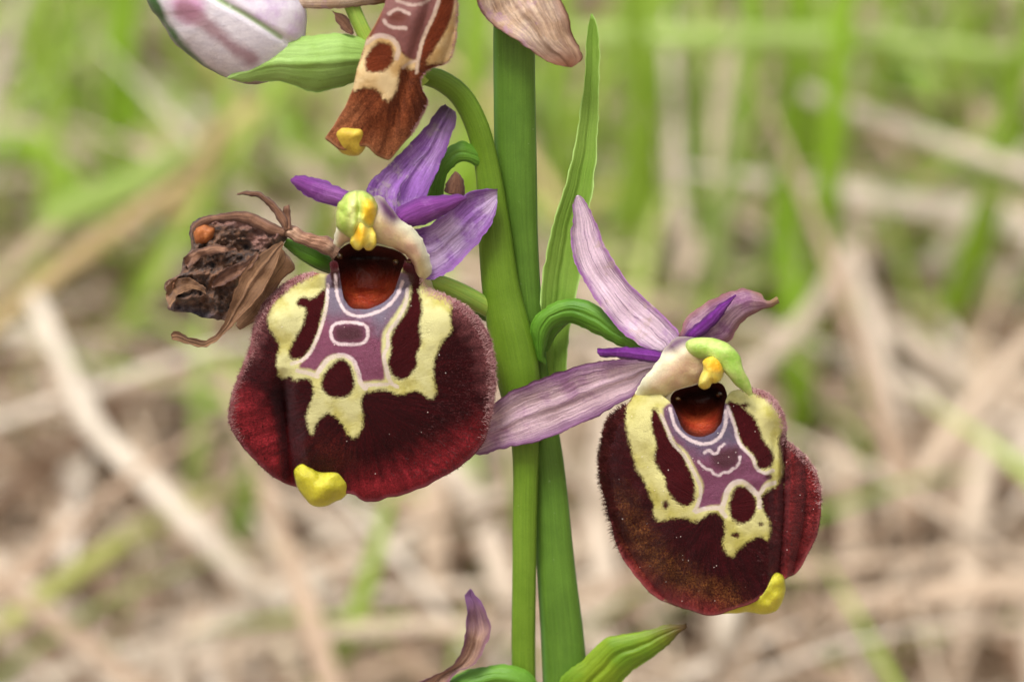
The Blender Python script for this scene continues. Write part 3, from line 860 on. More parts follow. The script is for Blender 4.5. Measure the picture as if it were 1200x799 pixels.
# ---- stems
tube('stem', STEM_D, plant, [(640, PYG, 0, 30), (662, 1500, 0, 30), (668, 1000, 0, 28), (664, 800, 0, 26), (652, 660, 0, 22), (642, 540, 0, 19), (624, 430, 0, 18),
     (611, 300, 0, 21), (606, 200, 0, 24), (604, 100, 0, 24), (604, 20, 0, 24), (606, -120, 0, 22), (600, -260, 0, 18)], nu=150, ns=28, squash=0.55, angular=0.10)
tube('stem', STEM_L, plant, [(655, 1350, 8, 16), (630, 1050, 12, 15), (615, 830, 16, 14), (615, 640, 18, 14), (616, 520, 18, 16), (606, 430, 18, 26), (588, 340, 18, 22), (579, 260, 18, 18.5),
     (572, 200, 20, 14.5), (560, 150, 24, 13.5), (540, 112, 28, 13), (512, 92, 34, 12), (488, 88, 36, 10), (470, 80, 36, 8)], nu=120, ns=24, squash=0.7, angular=0.06)

# ---- leaves and bracts on the stem
strip('bract', LEAF_L, plant, [(636, 470), (633, 400), (632, 360), (636, 320), (650, 253), (666, 205), (676, 160), (683, 100), (687, 52), (692, 16)],
      [(664, 470), (664, 426), (668, 385), (676, 345), (685, 280), (694, 230), (699, 173), (702, 100), (702, 40), (694, 16)],
      [-6, -2, 0, 4, 8, 10, 8, 2], cup=0.45, th=2.5, keel=0.15, nv=21)
strip('bract', BRACT, plant, [(628, 420), (622, 382), (636, 361), (665, 350), (697, 357), (724, 379), (760, 404)],
      [(640, 428), (640, 405), (652, 384), (672, 379), (703, 394), (726, 406), (756, 412)],
      [22, 30, 36, 44, 52, 58, 60], cup=-0.55, th=3, keel=0.12, nv=21)
strip('bract', BRACT, plant, [(500, 238), (507, 205), (520, 180), (540, 167), (568, 174)], [(518, 240), (521, 215), (529, 198), (545, 189), (572, 200)],
      [32, 36, 38, 34, 20], cup=-0.4, th=3, keel=0.1)
strip('bract', BRACT_P, plant, [(266, 91), (295, 68), (329, 47), (365, 41), (402, 40), (432, 48), (462, 66)], [(269, 93), (295, 96), (329, 96), (365, 107), (397, 104), (421, 95), (460, 80)],
      [66, 72, 74, 70, 62, 50, 40], cup=-0.55, th=3, keel=-0.12, nv=21)
strip('bract', BRACT_Y, plant, [(640, 850), (655, 797), (680, 774), (706, 749), (729, 742), (755, 738), (785, 731), (805, 731)], [(690, 860), (722, 805), (742, 786), (758, 775), (770, 766), (782, 756), (795, 744), (806, 736)],
      [16, 24, 34, 40, 46, 48, 48], cup=-0.35, th=3, keel=0.15, nv=21)
strip('bract', BRACT, plant, [(500, 850), (525, 800), (550, 784), (580, 778), (606, 780), (625, 792), (645, 830)], [(540, 880), (552, 832), (570, 815), (590, 810), (606, 815), (618, 828), (630, 860)],
      [40, 44, 46, 44, 38, 30], cup=-0.6, th=3, keel=-0.1)
strip('withered_petal', P_DRYP, plant, [(455, 830), (493, 797), (525, 784), (540, 762), (546, 735), (547, 708), (545, 698), (551, 690)], [(500, 850), (530, 795), (555, 778), (569, 757), (576, 737), (571, 718), (562, 703), (553, 691)],
      [44, 50, 54, 56, 54, 52, 48], cup=[0.2, .5, .9, 1.0, .6], th=1.8, rip=3, rips=16, keel=0.3)
tube('pedicel', OVARY, plant, [(658, 960, 2, 8), (600, 925, 20, 10), (530, 880, 38, 11), (490, 846, 46, 9), (470, 828, 46, 6)], nu=36)
strip('withered_petal', P_DRY, plant, [(538, -70), (557, 0), (568, 19), (582, 33), (604, 47), (623, 60), (645, 73), (662, 80)], [(640, -80), (657, 0), (666, 20), (672, 44), (678, 55), (682, 64), (682, 71), (670, 80)],
      [40, 44, 48, 52, 54], cup=[0.3, .35, .3, .5], th=1.8, rip=7, rips=26, keel=-0.15, nv=25)
tube('pedicel', OVARY, plant, [(395, -40, 34, 12), (408, -5, 36, 10), (420, 25, 38, 9), (436, 52, 38, 9), (470, 78, 36, 9)], nu=30)
strip('withered_petal', LEAF_DRY2, plant, [(384, 10), (392, 14), (400, 17), (410, 24), (416, 38)], [(390, 14), (392, 24), (398, 32), (406, 38), (414, 41)], [52, 54, 54, 52], cup=0.4, th=1.5, nu=24)
strip('withered_petal', P_DRY, plant, [(340, -8), (372, -10), (410, -12), (452, -16)], [(350, 10), (372, 10), (410, 9), (455, 4)], [58, 56, 50, 46], cup=-0.5, th=1.6, nu=30, rip=3)

# ---- left open flower
def flower(name, label, pts, mat=OVARY):
    f = tube(name, mat, plant, pts, nu=36, ns=18, squash=0.85)
    f['label'] = label
    return f
fl = flower('flower', 'open maroon flower with violet sepals beside the withered flower', [(600, 378, 4, 9), (567, 358, 18, 11), (540, 344, 34, 12), (518, 334, 46, 11), (500, 326, 52, 9), (496, 320, 54, 6)])

z2 = lambda p: zx(p, 250, 300, 2.664)
def d_left(x, y, t):
    ex, ey = (x - 428) / 158, (y - 450) / 142
    body = 82 * np.sqrt(np.clip(1 - 0.88 * (ex ** 2 + ey ** 2), 0.02, 1))
    hump = 20 * np.exp(-((x - 326) ** 2 + (y - 372) ** 2) / 26 ** 2) + 18 * np.exp(-((x - 533) ** 2 + (y - 372) ** 2) / 28 ** 2)
    cx = 337 + 6 * np.sin(y / 40)
    gro = -34 * np.exp(-((x - cx) / 10) ** 2) * np.clip((y - 430) / 40, 0, 1)
    fl_ = 0.35 * np.clip(cx - x, 0, 80) * np.clip((y - 430) / 50, 0, 1)
    flr = 12 * np.clip((t - 0.78) / 0.22, 0, 1) ** 1.5 * np.clip((y - 470) / 60, 0, 1)
    rid = 2.6 * np.sin(x / 3.0) * np.exp(-((x - 340) / 15) ** 2) * np.clip((y - 450) / 40, 0, 1)
    wv = 3.5 * vnoise(np.stack([x, y, 0 * x], -1), 38) + 1.2 * vnoise(np.stack([x, y, 0 * x + 9], -1), 13)
    col_ = 62 * np.exp(-((x - 436) / 90) ** 2) * np.clip((338 - y) / 34, 0, 1)
    return 34 + body + col_ + hump + gro + fl_ + flr + rid + wv
lip_outline = z2([(366, 20), (358, 58), (300, 52), (230, 80), (165, 140), (130, 210), (110, 300), (80, 370), (55, 440), (45, 510), (68, 560), (95, 600), (140, 650), (190, 690), (240, 714), (300, 730), (370, 735), (430, 744), (480, 767), (540, 757),
                  (620, 737), (700, 700), (780, 650), (838, 592), (866, 510), (880, 420), (880, 330), (860, 250), (825, 190), (780, 150), (720, 120), (668, 98), (650, 66), (634, 20), (606, 8), (590, 40),
                  (580, 85), (560, 118), (525, 148), (475, 166), (435, 162), (412, 138), (400, 105), (392, 60), (386, 18)])
lip_areas = full({
    'cream': [z2([(380, 40), (300, 68), (230, 110), (180, 165), (170, 215), (195, 255), (205, 280), (200, 320), (198, 350), (212, 380), (240, 377), (255, 390), (275, 383), (300, 386), (312, 402), (310, 440), (295, 480), (290, 510), (305, 558),
                   (322, 525), (345, 496), (372, 494), (402, 525), (430, 570), (455, 553), (468, 515), (462, 452), (480, 426), (540, 418), (580, 435), (630, 422), (660, 435), (682, 447), (697, 425), (690, 390), (690, 330), (715, 270), (746, 235),
                   (740, 190), (742, 140), (700, 112), (655, 40), (500, 20)])],
    'spot': [z2([(360, -10), (388, -10), (394, 60), (392, 95), (374, 96), (364, 50)]), z2([(586, -10), (640, -10), (652, 60), (640, 110), (622, 90), (604, 60), (590, 50)]), z2([(362, 90), (335, 110), (308, 132), (272, 130), (260, 153), (290, 167), (275, 220), (248, 270), (235, 305), (250, 325), (280, 316), (310, 278), (332, 220), (346, 160), (356, 120)]),
             z2([(632, 80), (650, 150), (645, 220), (648, 270), (636, 310), (634, 345), (606, 380), (580, 386), (556, 366), (548, 332), (556, 292), (552, 262), (575, 210), (600, 178), (615, 130), (622, 80)]),
             z2([(400, 322), (428, 345), (440, 390), (434, 425), (400, 442), (360, 436), (337, 405), (346, 370), (372, 340)])],
    'purple': [z2([(360, 50), (356, 150), (336, 230), (306, 298), (266, 345), (300, 352), (322, 358), (345, 325), (378, 308), (420, 314), (445, 345), (460, 390), (500, 388), (530, 388), (535, 366), (526, 300), (530, 240), (560, 192), (588, 150), (605, 110), (622, 60), (500, 40)])],
    'grey': [z2([(340, 60), (345, 180), (400, 190), (480, 200), (530, 230), (600, 150), (640, 60)])],
    'deep': [z2([(385, 222), (450, 218), (466, 240), (455, 262), (390, 262), (380, 245)])],
    'red': [z2([(40, 430), (40, 520), (95, 610), (190, 700), (250, 720), (235, 640), (205, 560), (150, 490), (95, 430)]), z2([(430, 750), (540, 765), (700, 710), (845, 600), (872, 510), (800, 540), (700, 590), (600, 650), (500, 680), (440, 700)])],
    'fuzz': [z2([(365, 50), (230, 70), (150, 140), (108, 290), (132, 300), (168, 180), (235, 108), (345, 66)]), z2([(660, 90), (780, 145), (865, 250), (890, 400), (878, 500), (845, 400), (830, 310), (785, 240), (755, 190), (745, 150)])],
    'olive': [z2([(320, 580), (400, 570), (430, 650), (340, 650)])],
})
lip_lines = {'line': [
    (1.5, z2([(382, 60), (384, 105), (394, 142), (416, 176), (465, 188), (530, 166), (572, 125), (592, 80)]), False),
    (1.6, z2([(374, 218), (402, 207), (450, 209), (478, 220), (482, 248), (470, 270), (430, 276), (386, 272), (367, 248)]), True),
    (2.3, z2([(322, 372), (342, 342), (365, 318), (400, 310), (432, 322), (450, 358), (460, 396), (476, 414)]), False),
    (1.8, z2([(606, 105), (600, 150), (572, 205), (546, 240), (545, 280), (533, 310), (540, 352), (552, 392), (575, 408)]), False),
    (1.7, z2([(358, 90), (352, 160), (334, 228), (308, 290), (282, 322), (246, 336)]), False),
    (2.0, z2([(262, 358), (300, 366), (325, 378)]), False), (1.8, z2([(465, 405), (500, 402), (545, 400)]), False)]}
lab, fr = patch('labellum', LIP, fl, lip_outline, d_left, lip_areas, lip_lines, center=z2([(455, 430)])[0], rings=84, n=340, th=3.0, power=10, tpow=0.75)
lab['label'] = 'broad maroon lip with cream and purple shield'
rim = lambda a: np.clip((a - 0.9) / 0.1, 0, 1)
outside_shield = lambda x, y: (area_field(np.stack([x.ravel(), y.ravel()], 1), lip_areas['cream']) < -3).reshape(x.shape)
hairs('lip_hair', HAIR_M, fl, fr, lambda x, y, t: outside_shield(x, y) * (y < 560) * np.clip((t - .35) * 2, 0, 1), 7000, 3.2, 0.28, 0.45, 3)
hairs('lip_hair', HAIR_P, fl, fr, lambda x, y, t: np.clip((t - 0.90) * 12, 0, 1) * np.clip((520 - y) / 60, 0, 1) * (np.hypot(x - 430, y - 330) > 62), 4200, 5.0, 0.26, 0.75, 4)
grains('pollen', fl, fr, 18, 5, r=0.7)
ap = z2([(250, 676), (258, 656), (276, 646), (300, 650), (322, 664), (346, 670), (370, 666), (396, 670), (418, 688), (430, 718), (414, 746), (386, 767), (345, 784), (308, 777), (280, 752), (260, 716)])
patch('appendage', YELLOW, fl, ap, lambda x, y, t: 80 + 19 * np.sqrt(np.clip(1 - t ** 2, 0, 1)) + 3 * vnoise(np.stack([x, y, 0 * x], -1), 11), rings=22, n=72, th=6, power=2)
cav = [(389, 312), (391, 335), (396, 352), (408, 364), (428, 368), (448, 362), (464, 350), (473, 335), (480, 312), (470, 296), (448, 288), (420, 285), (400, 290)]
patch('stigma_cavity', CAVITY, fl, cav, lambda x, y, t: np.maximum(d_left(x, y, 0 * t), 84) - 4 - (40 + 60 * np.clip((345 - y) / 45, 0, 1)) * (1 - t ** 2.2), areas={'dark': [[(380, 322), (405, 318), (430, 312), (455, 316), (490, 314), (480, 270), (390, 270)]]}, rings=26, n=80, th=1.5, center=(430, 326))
h = strip('hood', HOOD, fl, [(391, 286), (394, 272), (401, 255), (420, 238), (444, 231), (465, 253), (485, 270), (497, 288), (504, 307), (504, 328), (516, 350)],
          [(398, 291), (404, 285), (412, 282), (425, 281), (443, 286), (457, 290), (468, 296), (480, 304), (485, 317), (486, 334), (484, 358)],
          [80, 96, 104, 108, 108, 107, 104, 100, 94, 82, 62, 44], cup=[-.7, -.7, -.7, -.6, -.5, -.35, -.2], th=4, nv=25, nu=90, rip=3, rips=14)
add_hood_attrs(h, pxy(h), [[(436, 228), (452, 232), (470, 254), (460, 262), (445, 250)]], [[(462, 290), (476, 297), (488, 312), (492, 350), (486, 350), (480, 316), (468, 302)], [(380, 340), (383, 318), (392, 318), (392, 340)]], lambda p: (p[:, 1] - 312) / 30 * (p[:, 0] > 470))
KNOB = mat_simple('throat_knob', srgb(26, 16, 10), srgb(74, 54, 26), 9, 0.18, 1.0, spec=0.6)
for kx, ky in ((464, 307), (398, 300)):
    patch('throat_knob', KNOB, fl, circ(kx, ky, 4.5, 4), lambda x, y, t: 92 + 8 * np.sqrt(np.clip(1 - t ** 2, 0, 1)), rings=8, n=24, th=3, power=2)
zc = lambda p: zx(p, 370, 200, 4.4375)
patch('column', COLUMN, fl, zc([(210, 103), (270, 110), (312, 150), (324, 210), (314, 270), (290, 322), (255, 348), (200, 350), (150, 337), (115, 310), (102, 250), (108, 180), (150, 128)]),
      lambda x, y, t: 102 + 26 * np.sqrt(np.clip(1 - t ** 2.6, 0, 1)) - 7 * np.exp(-((x - 421) / 3.5) ** 2) + 5 * np.exp(-((x - 433) ** 2 + (y - 246) ** 2) / 60.0) + 3 * vnoise(np.stack([x, y, 0 * x], -1), 8), areas={'yel': [zc([(250, 150), (305, 165), (318, 240), (285, 290), (248, 262), (238, 200)])], 'pale': [zc([(225, 230), (250, 280), (300, 300), (300, 340), (220, 340), (210, 280)]), zc([(190, 120), (215, 130), (205, 220), (180, 300), (170, 220)])]},
      rings=32, n=96, th=5, power=2, jit=1.8)
patch('pollinia', POLLINIA, fl, zc([(186, 320), (205, 270), (270, 262), (312, 320), (318, 380), (298, 408), (270, 418), (250, 402), (226, 416), (200, 410), (178, 380)]),
      lambda x, y, t: 112 + 17 * np.sqrt(np.clip(1 - t ** 2, 0, 1)) + 4 * np.sin((x - 400) / 3.0), areas={'yel': [zc([(200, 300), (260, 300), (240, 370), (200, 360)])]}, rings=18, n=56, th=4, power=2)
strip('petal', P_LEFT, fl, [(414, 246), (393, 243), (372, 235), (355, 226), (343, 216), (339, 211)], [(414, 226), (406, 222), (385, 213), (364, 207), (347, 206), (340, 209)], [100, 96, 90, 84, 80], cup=-0.5, th=3, nu=40)
strip('petal', P_LEFT, fl, [(463, 258), (466, 243), (490, 231), (515, 228), (535, 227), (547, 230)], [(470, 266), (487, 266), (508, 258), (525, 248), (538, 240), (548, 233)], [92, 92, 92, 90, 86], cup=-0.6, th=4, nu=40)
strip('sepal', P_SEPD, fl, [(440, 246), (430, 222), (458, 190), (484, 164), (503, 142), (513, 128), (522, 123)], [(494, 256), (500, 232), (507, 212), (514, 196), (525, 170), (535, 146), (534, 132)], [82, 76, 66, 56, 50, 46], cup=[.35, .35, .3, .5, .9], th=2, rip=4, rips=22, keel=-0.25, nv=25)
strip('sepal', P_SEPL, fl, [(468, 272), (488, 268), (512, 256), (535, 238), (551, 224), (568, 220), (583, 220)], [(478, 296), (490, 325), (508, 327), (533, 312), (560, 284), (575, 262), (584, 238)], [76, 70, 62, 54, 50, 48], cup=[.2, .3, .4, .5], th=2, rip=4, rips=26, keel=-0.1, nv=25)
strip('withered_petal', LEAF_DRY2, plant, [(520, 226), (524, 213), (530, 203), (534, 200)], [(546, 234), (546, 222), (543, 210), (537, 201)], [48, 50, 50], cup=-0.4, th=1.5, nu=20)

# ---- right open flower
fr_ = flower('flower', 'open maroon flower on the right with pale pink sepals spread wide', [(636, 408, 6, 7), (648, 384, 20, 9), (672, 366, 30, 10), (705, 374, 40, 11), (735, 394, 52, 12), (765, 412, 64, 12), (785, 425, 72, 10)], BRACT)
z3 = lambda p: zx(p, 715, 440, 3.632)
z4 = lambda p: zx(p, 680, 370, 2.16)
def crease(y):
    return np.interp(y, [480, 513, 560, 620, 671, 700], [925, 921, 920, 918, 914, 910])
def d_right(x, y, t):
    ax = 815 + (y - 480) * 0.30
    b = x - ax
    wl, wr = 125, np.maximum(crease(y) - ax + 18, 40)
    e = np.where(b < 0, b / wl, b / wr)
    ey = (y - 585) / 150
    body = 84 * np.sqrt(np.clip(1 - 0.84 * (e ** 2 + ey ** 2 * np.where(y < 585, 0.9, 0.8)), 0.03, 1))
    k = crease(y)
    on = np.clip((y - 500) / 20, 0, 1)
    gro = -16 * np.exp(-((x - k) / 6) ** 2) * on
    fl_ = np.where(x > k, (0.35 * (x - k) + 6), 0) * on
    hump = 16 * np.exp(-((x - 905) ** 2 + (y - 480) ** 2) / 22 ** 2) + 8 * np.exp(-((x - 740) ** 2 + (y - 500) ** 2) / 30 ** 2)
    rid = 2.0 * np.sin(x / 2.3) * np.exp(-((x - k + 9) / 10) ** 2) * on
    wv = 4 * vnoise(np.stack([x, y, 0 * x + 40], -1), 36) + 1.6 * vnoise(np.stack([x, y, 0 * x + 19], -1), 12)
    lowr = 10 * np.clip((t - 0.8) / 0.2, 0, 1) ** 1.5 * np.clip((y - 640) / 40, 0, 1)
    return 38 + body + gro + fl_ + hump + rid + wv + lowr
r_outline = [(760, 452), (745, 460), (735, 473), (715, 490), (706, 518), (703, 546), (708, 578), (715, 611), (724, 643), (738, 666), (756, 689), (777, 704), (805, 714), (833, 721), (856, 715), (888, 703), (918, 680), (932, 672), (946, 652), (958, 625),
             (963, 592), (960, 564), (949, 541), (931, 523), (921, 513), (921, 495), (909, 469), (893, 458), (877, 456), (858, 458), (851, 468), (848, 482), (844, 496), (833, 508), (819, 512), (805, 506), (794, 492), (789, 476), (779, 465)]
r_areas = full({
    'cream': [z3([(165, 0), (95, 90), (65, 140), (70, 230), (95, 330), (115, 400), (150, 460), (180, 540), (195, 612), (260, 608), (310, 605), (360, 622), (395, 605), (420, 586), (455, 586), (485, 620), (490, 670), (480, 710), (495, 755), (525, 770), (550, 735), (590, 705),
                   (640, 686), (668, 700), (682, 670), (680, 622), (660, 590), (645, 552), (648, 510), (690, 482), (722, 450), (737, 400), (727, 330), (717, 270), (742, 222), (730, 180), (690, 120), (640, 90), (560, 60), (490, 30), (380, 20), (250, 10)])],
    'spot': [z3([(185, 140), (175, 200), (195, 300), (190, 370), (230, 430), (240, 482), (275, 532), (320, 556), (355, 535), (362, 490), (350, 430), (320, 360), (290, 310), (252, 270), (235, 220), (210, 165)]),
             z3([(500, 108), (560, 128), (620, 190), (650, 270), (690, 320), (697, 365), (670, 398), (632, 394), (612, 345), (562, 288), (540, 240), (518, 170)]),
             z3([(548, 470), (590, 484), (622, 530), (620, 582), (590, 622), (550, 630), (515, 602), (508, 550), (524, 494)]),
             z3(circ(236, 550, 13, 20)), z3(circ(535, 680, 16, 9)), z3(circ(642, 632, 9, 7)), z3(circ(572, 128, 18, 8)), z3(circ(675, 430, 14, 8)), z3(circ(150, 240, 6))],
    'purple': [z3([(225, 165), (270, 272), (322, 322), (365, 398), (395, 460), (388, 510), (376, 566), (430, 553), (470, 550), (482, 508), (512, 460), (556, 446), (600, 468), (632, 500), (650, 466), (688, 430), (660, 418), (620, 392), (600, 348), (558, 290), (525, 200), (500, 120), (380, 100), (250, 120)])],
    'grey': [z3([(240, 160), (300, 290), (350, 320), (420, 330), (500, 300), (560, 310), (500, 120), (380, 100)])],
    'deep': [z3([(440, 335), (540, 305), (545, 365), (490, 395), (440, 372)])],
    'red': [z4([(538, 330), (605, 400), (620, 480), (605, 560), (560, 650), (522, 670), (518, 560), (526, 450)]), z4([(95, 595), (165, 700), (270, 752), (340, 765), (345, 735), (220, 700), (150, 640)])],
    'olive': [z4([(95, 440), (110, 560), (160, 640), (250, 690), (380, 735), (400, 700), (270, 640), (180, 560), (150, 500)])],
    'fuzz': [z4([(430, 182), (490, 195), (530, 270), (532, 330), (512, 320), (508, 240), (470, 208)])],
})
r_lines = {'line': [
    (1.7, z3([(215, 165), (240, 222), (268, 288), (312, 334), (350, 400), (375, 450), (386, 492), (372, 548), (355, 575)]), False),
    (1.7, z3([(255, 140), (278, 215), (330, 268), (400, 292), (460, 267), (490, 210), (492, 150)]), False),
    (1.7, z3([(500, 135), (530, 210), (552, 290), (605, 347), (622, 392), (660, 414), (692, 404)]), False),
    (1.2, z3([(402, 328), (416, 316), (430, 322), (442, 332), (458, 326), (466, 304), (476, 300), (487, 290)]), False),
    (1.3, z3([(376, 366), (392, 384), (408, 396), (430, 402), (442, 418), (464, 424), (480, 412), (506, 410), (522, 396), (536, 392), (550, 368), (552, 346)]), False),
    (2.6, z3([(475, 575), (488, 530), (500, 488), (530, 456), (568, 454), (602, 484), (632, 515), (636, 560)]), False),
    (2.2, z3([(365, 578), (430, 562), (470, 568), (492, 600)]), False), (2.0, z3([(638, 502), (662, 470), (700, 455)]), False)]}
lab2, fr2 = patch('labellum', LIP_R, fr_, r_outline, d_right, r_areas, r_lines, center=(835, 595), rings=84, n=340, th=3.0, power=10, tpow=0.75)
lab2['label'] = 'narrower maroon lip with cream shield and red right margin'
out2 = lambda x, y: (area_field(np.stack([x.ravel(), y.ravel()], 1), r_areas['cream']) < -3).reshape(x.shape)
hairs('lip_hair', HAIR_M, fr_, fr2, lambda x, y, t: out2(x, y) * np.clip((t - .3) * 2, 0, 1) * np.clip((690 - y) / 60, 0.05, 1) * ((x > 778) | (y > 500)), 7000, 3.4, 0.28, 0.45, 13)
hairs('lip_hair', HAIR_M, fr_, fr2, lambda x, y, t: np.clip((t - 0.86) * 10, 0, 1) * np.clip((770 - x) / 30, 0, 1) * np.clip((650 - y) / 70, 0, 1) * np.clip((y - 470) / 20, 0, 1) * ((x < 734) | (y > 500)), 2400, 8.5, 0.45, 0.7, 14)
hairs('lip_hair', HAIR_P, fr_, fr2, lambda x, y, t: np.clip((t - 0.9) * 12, 0, 1) * np.clip((x - 870) / 20, 0, 1) * np.clip((600 - y) / 50, 0, 1), 1800, 4.6, 0.28, 0.7, 15)
grains('pollen', fr_, fr2, 60, 16, r=0.65)
patch('appendage', YELLOW, fr_, [(838, 718), (850, 706), (862, 698), (872, 690), (884, 690), (894, 688), (900, 678), (910, 670), (919, 674), (921, 690), (917, 706), (909, 716), (895, 720), (880, 717), (862, 718)],
      lambda x, y, t: 84 + 18 * np.sqrt(np.clip(1 - t ** 2, 0, 1)) + 3 * vnoise(np.stack([x, y, 0 * x], -1), 10), rings=22, n=72, th=6, power=2, center=(893, 700))
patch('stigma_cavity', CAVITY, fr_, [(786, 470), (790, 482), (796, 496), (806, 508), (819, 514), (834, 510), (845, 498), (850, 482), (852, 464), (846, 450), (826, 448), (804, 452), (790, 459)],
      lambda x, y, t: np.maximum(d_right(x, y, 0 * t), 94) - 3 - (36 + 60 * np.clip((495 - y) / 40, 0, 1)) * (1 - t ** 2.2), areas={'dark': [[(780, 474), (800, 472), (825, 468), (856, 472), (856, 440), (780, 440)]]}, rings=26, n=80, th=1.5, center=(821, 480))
h2 = strip('hood', HOOD, fr_, [(738, 486), (744, 462), (753, 444), (766, 428), (775, 412), (788, 397), (806, 392), (824, 396)], [(764, 480), (770, 472), (780, 466), (791, 458), (803, 454), (812, 451), (822, 447), (834, 430)],
           [50, 80, 98, 106, 108, 108, 106, 102], cup=[-.2, -.4, -.6, -.6], th=4, nv=25, nu=80, rip=3, rips=14)
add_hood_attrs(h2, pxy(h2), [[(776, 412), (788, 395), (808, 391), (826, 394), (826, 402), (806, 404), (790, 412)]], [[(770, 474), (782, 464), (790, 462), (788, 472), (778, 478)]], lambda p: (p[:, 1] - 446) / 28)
tube('column', COLUMN_B, fr_, [(808, 408, 100, 9), (818, 407, 110, 12), (836, 410, 116, 13.5), (850, 419, 122, 14), (860, 432, 124, 11.5), (868, 445, 122, 8.5), (876, 457, 119, 5), (880, 464, 117, 2.2)], nu=50, ns=24, squash=1.0, rip=1.5, rips=14)
for kx, ky in ((795, 468), (843, 462)):
    patch('throat_knob', KNOB, fr_, circ(kx, ky, 4, 3.5), lambda x, y, t: 92 + 8 * np.sqrt(np.clip(1 - t ** 2, 0, 1)), rings=8, n=24, th=3, power=2)
zp = lambda p: zx(p, 730, 370, 5.33)
patch('pollinia', POLLINIA, fr_, zp([(500, 275), (560, 250), (620, 290), (632, 350), (616, 400), (585, 425), (560, 425), (540, 452), (500, 460), (466, 436), (478, 380), (498, 330)]),
      lambda x, y, t: 124 + 16 * np.sqrt(np.clip(1 - t ** 2, 0, 1)) + 2.5 * vnoise(np.stack([x, y, 0 * x], -1), 8), areas={'yel': [zp([(500, 270), (610, 270), (620, 350), (540, 340)])]}, rings=20, n=60, th=4, power=2)
strip('sepal', P_SEPR, fr_, [(772, 414), (748, 402), (726, 386), (700, 353), (680, 322), (669, 285), (672, 262), (673, 240), (676, 229)], [(796, 398), (793, 386), (768, 360), (736, 330), (716, 298), (701, 269), (691, 243), (684, 231), (679, 228)],
      [84, 76, 68, 60, 54, 48, 44], cup=[.2, .35, .45, .7], th=2, rip=3, rips=24, keel=-0.08, nv=29, nu=80)
strip('sepal', P_SEPR3, fr_, [(794, 392), (806, 370), (836, 350), (866, 339), (889, 344), (898, 352), (911, 348)], [(822, 402), (853, 400), (862, 386), (873, 373), (885, 366), (899, 361), (914, 356)], [86, 78, 74, 74, 76, 80, 80], cup=[.1, -.3, -.6, -.5], th=2, rip=3, rips=18, keel=-0.1, nv=25)
strip('petal', P_DARK, fr_, [(802, 392), (807, 386), (836, 361), (852, 350), (861, 345)], [(818, 396), (820, 394), (832, 385), (850, 364), (862, 347)], [96, 94, 92, 90, 88], cup=-0.4, th=3, nu=40)
strip('petal', P_DARK, fr_, [(776, 412), (768, 410), (755, 408), (729, 406), (707, 408), (700, 408)], [(776, 422), (770, 425), (750, 423), (724, 419), (705, 418), (700, 414)], [100, 100, 98, 94, 92], cup=-0.5, th=3, nu=40)
strip('sepal', P_SEPR2, fr_, [(778, 424), (762, 421), (729, 420), (697, 425), (658, 435), (609, 454), (580, 472), (560, 492), (552, 515)], [(770, 436), (755, 443), (742, 464), (715, 479), (660, 507), (610, 522), (580, 529), (563, 533), (553, 530)],
      [86, 76, 68, 62, 56, 48, 40, 32], cup=[.1, .2, .3, .3], th=2, rip=4, rips=30, keel=-0.1, nv=29, nu=80)

# ---- faded flower above
ff = flower('flower', 'faded brown flower hanging above the left open flower', [(500, 96, 34, 10), (486, 80, 36, 11), (482, 50, 38, 12), (490, 10, 38, 13), (498, -40, 38, 13), (500, -70, 40, 10)])
f6 = lambda p: zx(p, 370, 0, 3.636)
f_out = [(470, -60), (452, 0), (441, 25), (429, 47), (420, 76), (414, 102), (404, 125), (390, 148), (381, 162), (386, 168), (400, 176), (418, 172), (430, 172), (441, 183), (455, 187), (466, 176), (485, 154), (501, 121), (496, 106), (494, 92), (505, 80), (526, 72), (534, 50), (537, 14), (534, -10), (528, -60), (500, -75)]
def d_faded(x, y, t):
    ax = 478 - (y) * 0.33
    b = (x - ax)
    return 66 + 34 * np.sqrt(np.clip(1 - 0.8 * (b / 60) ** 2, 0.05, 1)) - 0.05 * np.clip(y - 80, 0, 200) - 7 * np.exp(-((x - (505 - y * 0.3)) / 8) ** 2) + 3 * vnoise(np.stack([x, y, 0 * x + 70], -1), 22)
f_areas = full({
    'cream': [f6([(215, 175), (270, 150), (340, 170), (370, 230), (430, 260), (420, 300), (360, 290), (350, 370), (320, 430), (290, 425), (270, 390), (215, 372), (160, 385), (170, 300), (200, 230)]), f6([(600, -60), (620, 60), (600, 170), (590, 260), (520, 270), (470, 270), (520, 190), (570, 90), (590, 0), (570, -60)])],
    'spot': [f6([(270, 182), (320, 195), (330, 250), (300, 300), (240, 310), (210, 285), (225, 225)]), f6([(530, -60), (585, -40), (580, 60), (540, 150), (470, 240), (440, 250), (470, 160), (510, 60)])],
    'purple': [f6([(300, -80), (280, 60), (240, 160), (300, 158), (345, 175), (375, 230), (425, 255), (450, 160), (500, 60), (540, -80)])],
    'grey': [f6([(300, -80), (290, 40), (400, 60), (520, -80)])], 'deep': [f6([(320, 60), (360, 50), (385, 70), (365, 95), (320, 90)])],
    'olive': [f6([(440, 300), (490, 440), (440, 540), (400, 600), (400, 480), (430, 400)])], 'red': [f6([(40, 600), (120, 460), (160, 500), (80, 640)]), f6([(210, 640), (320, 690), (420, 580), (340, 600), (260, 610)])],
})
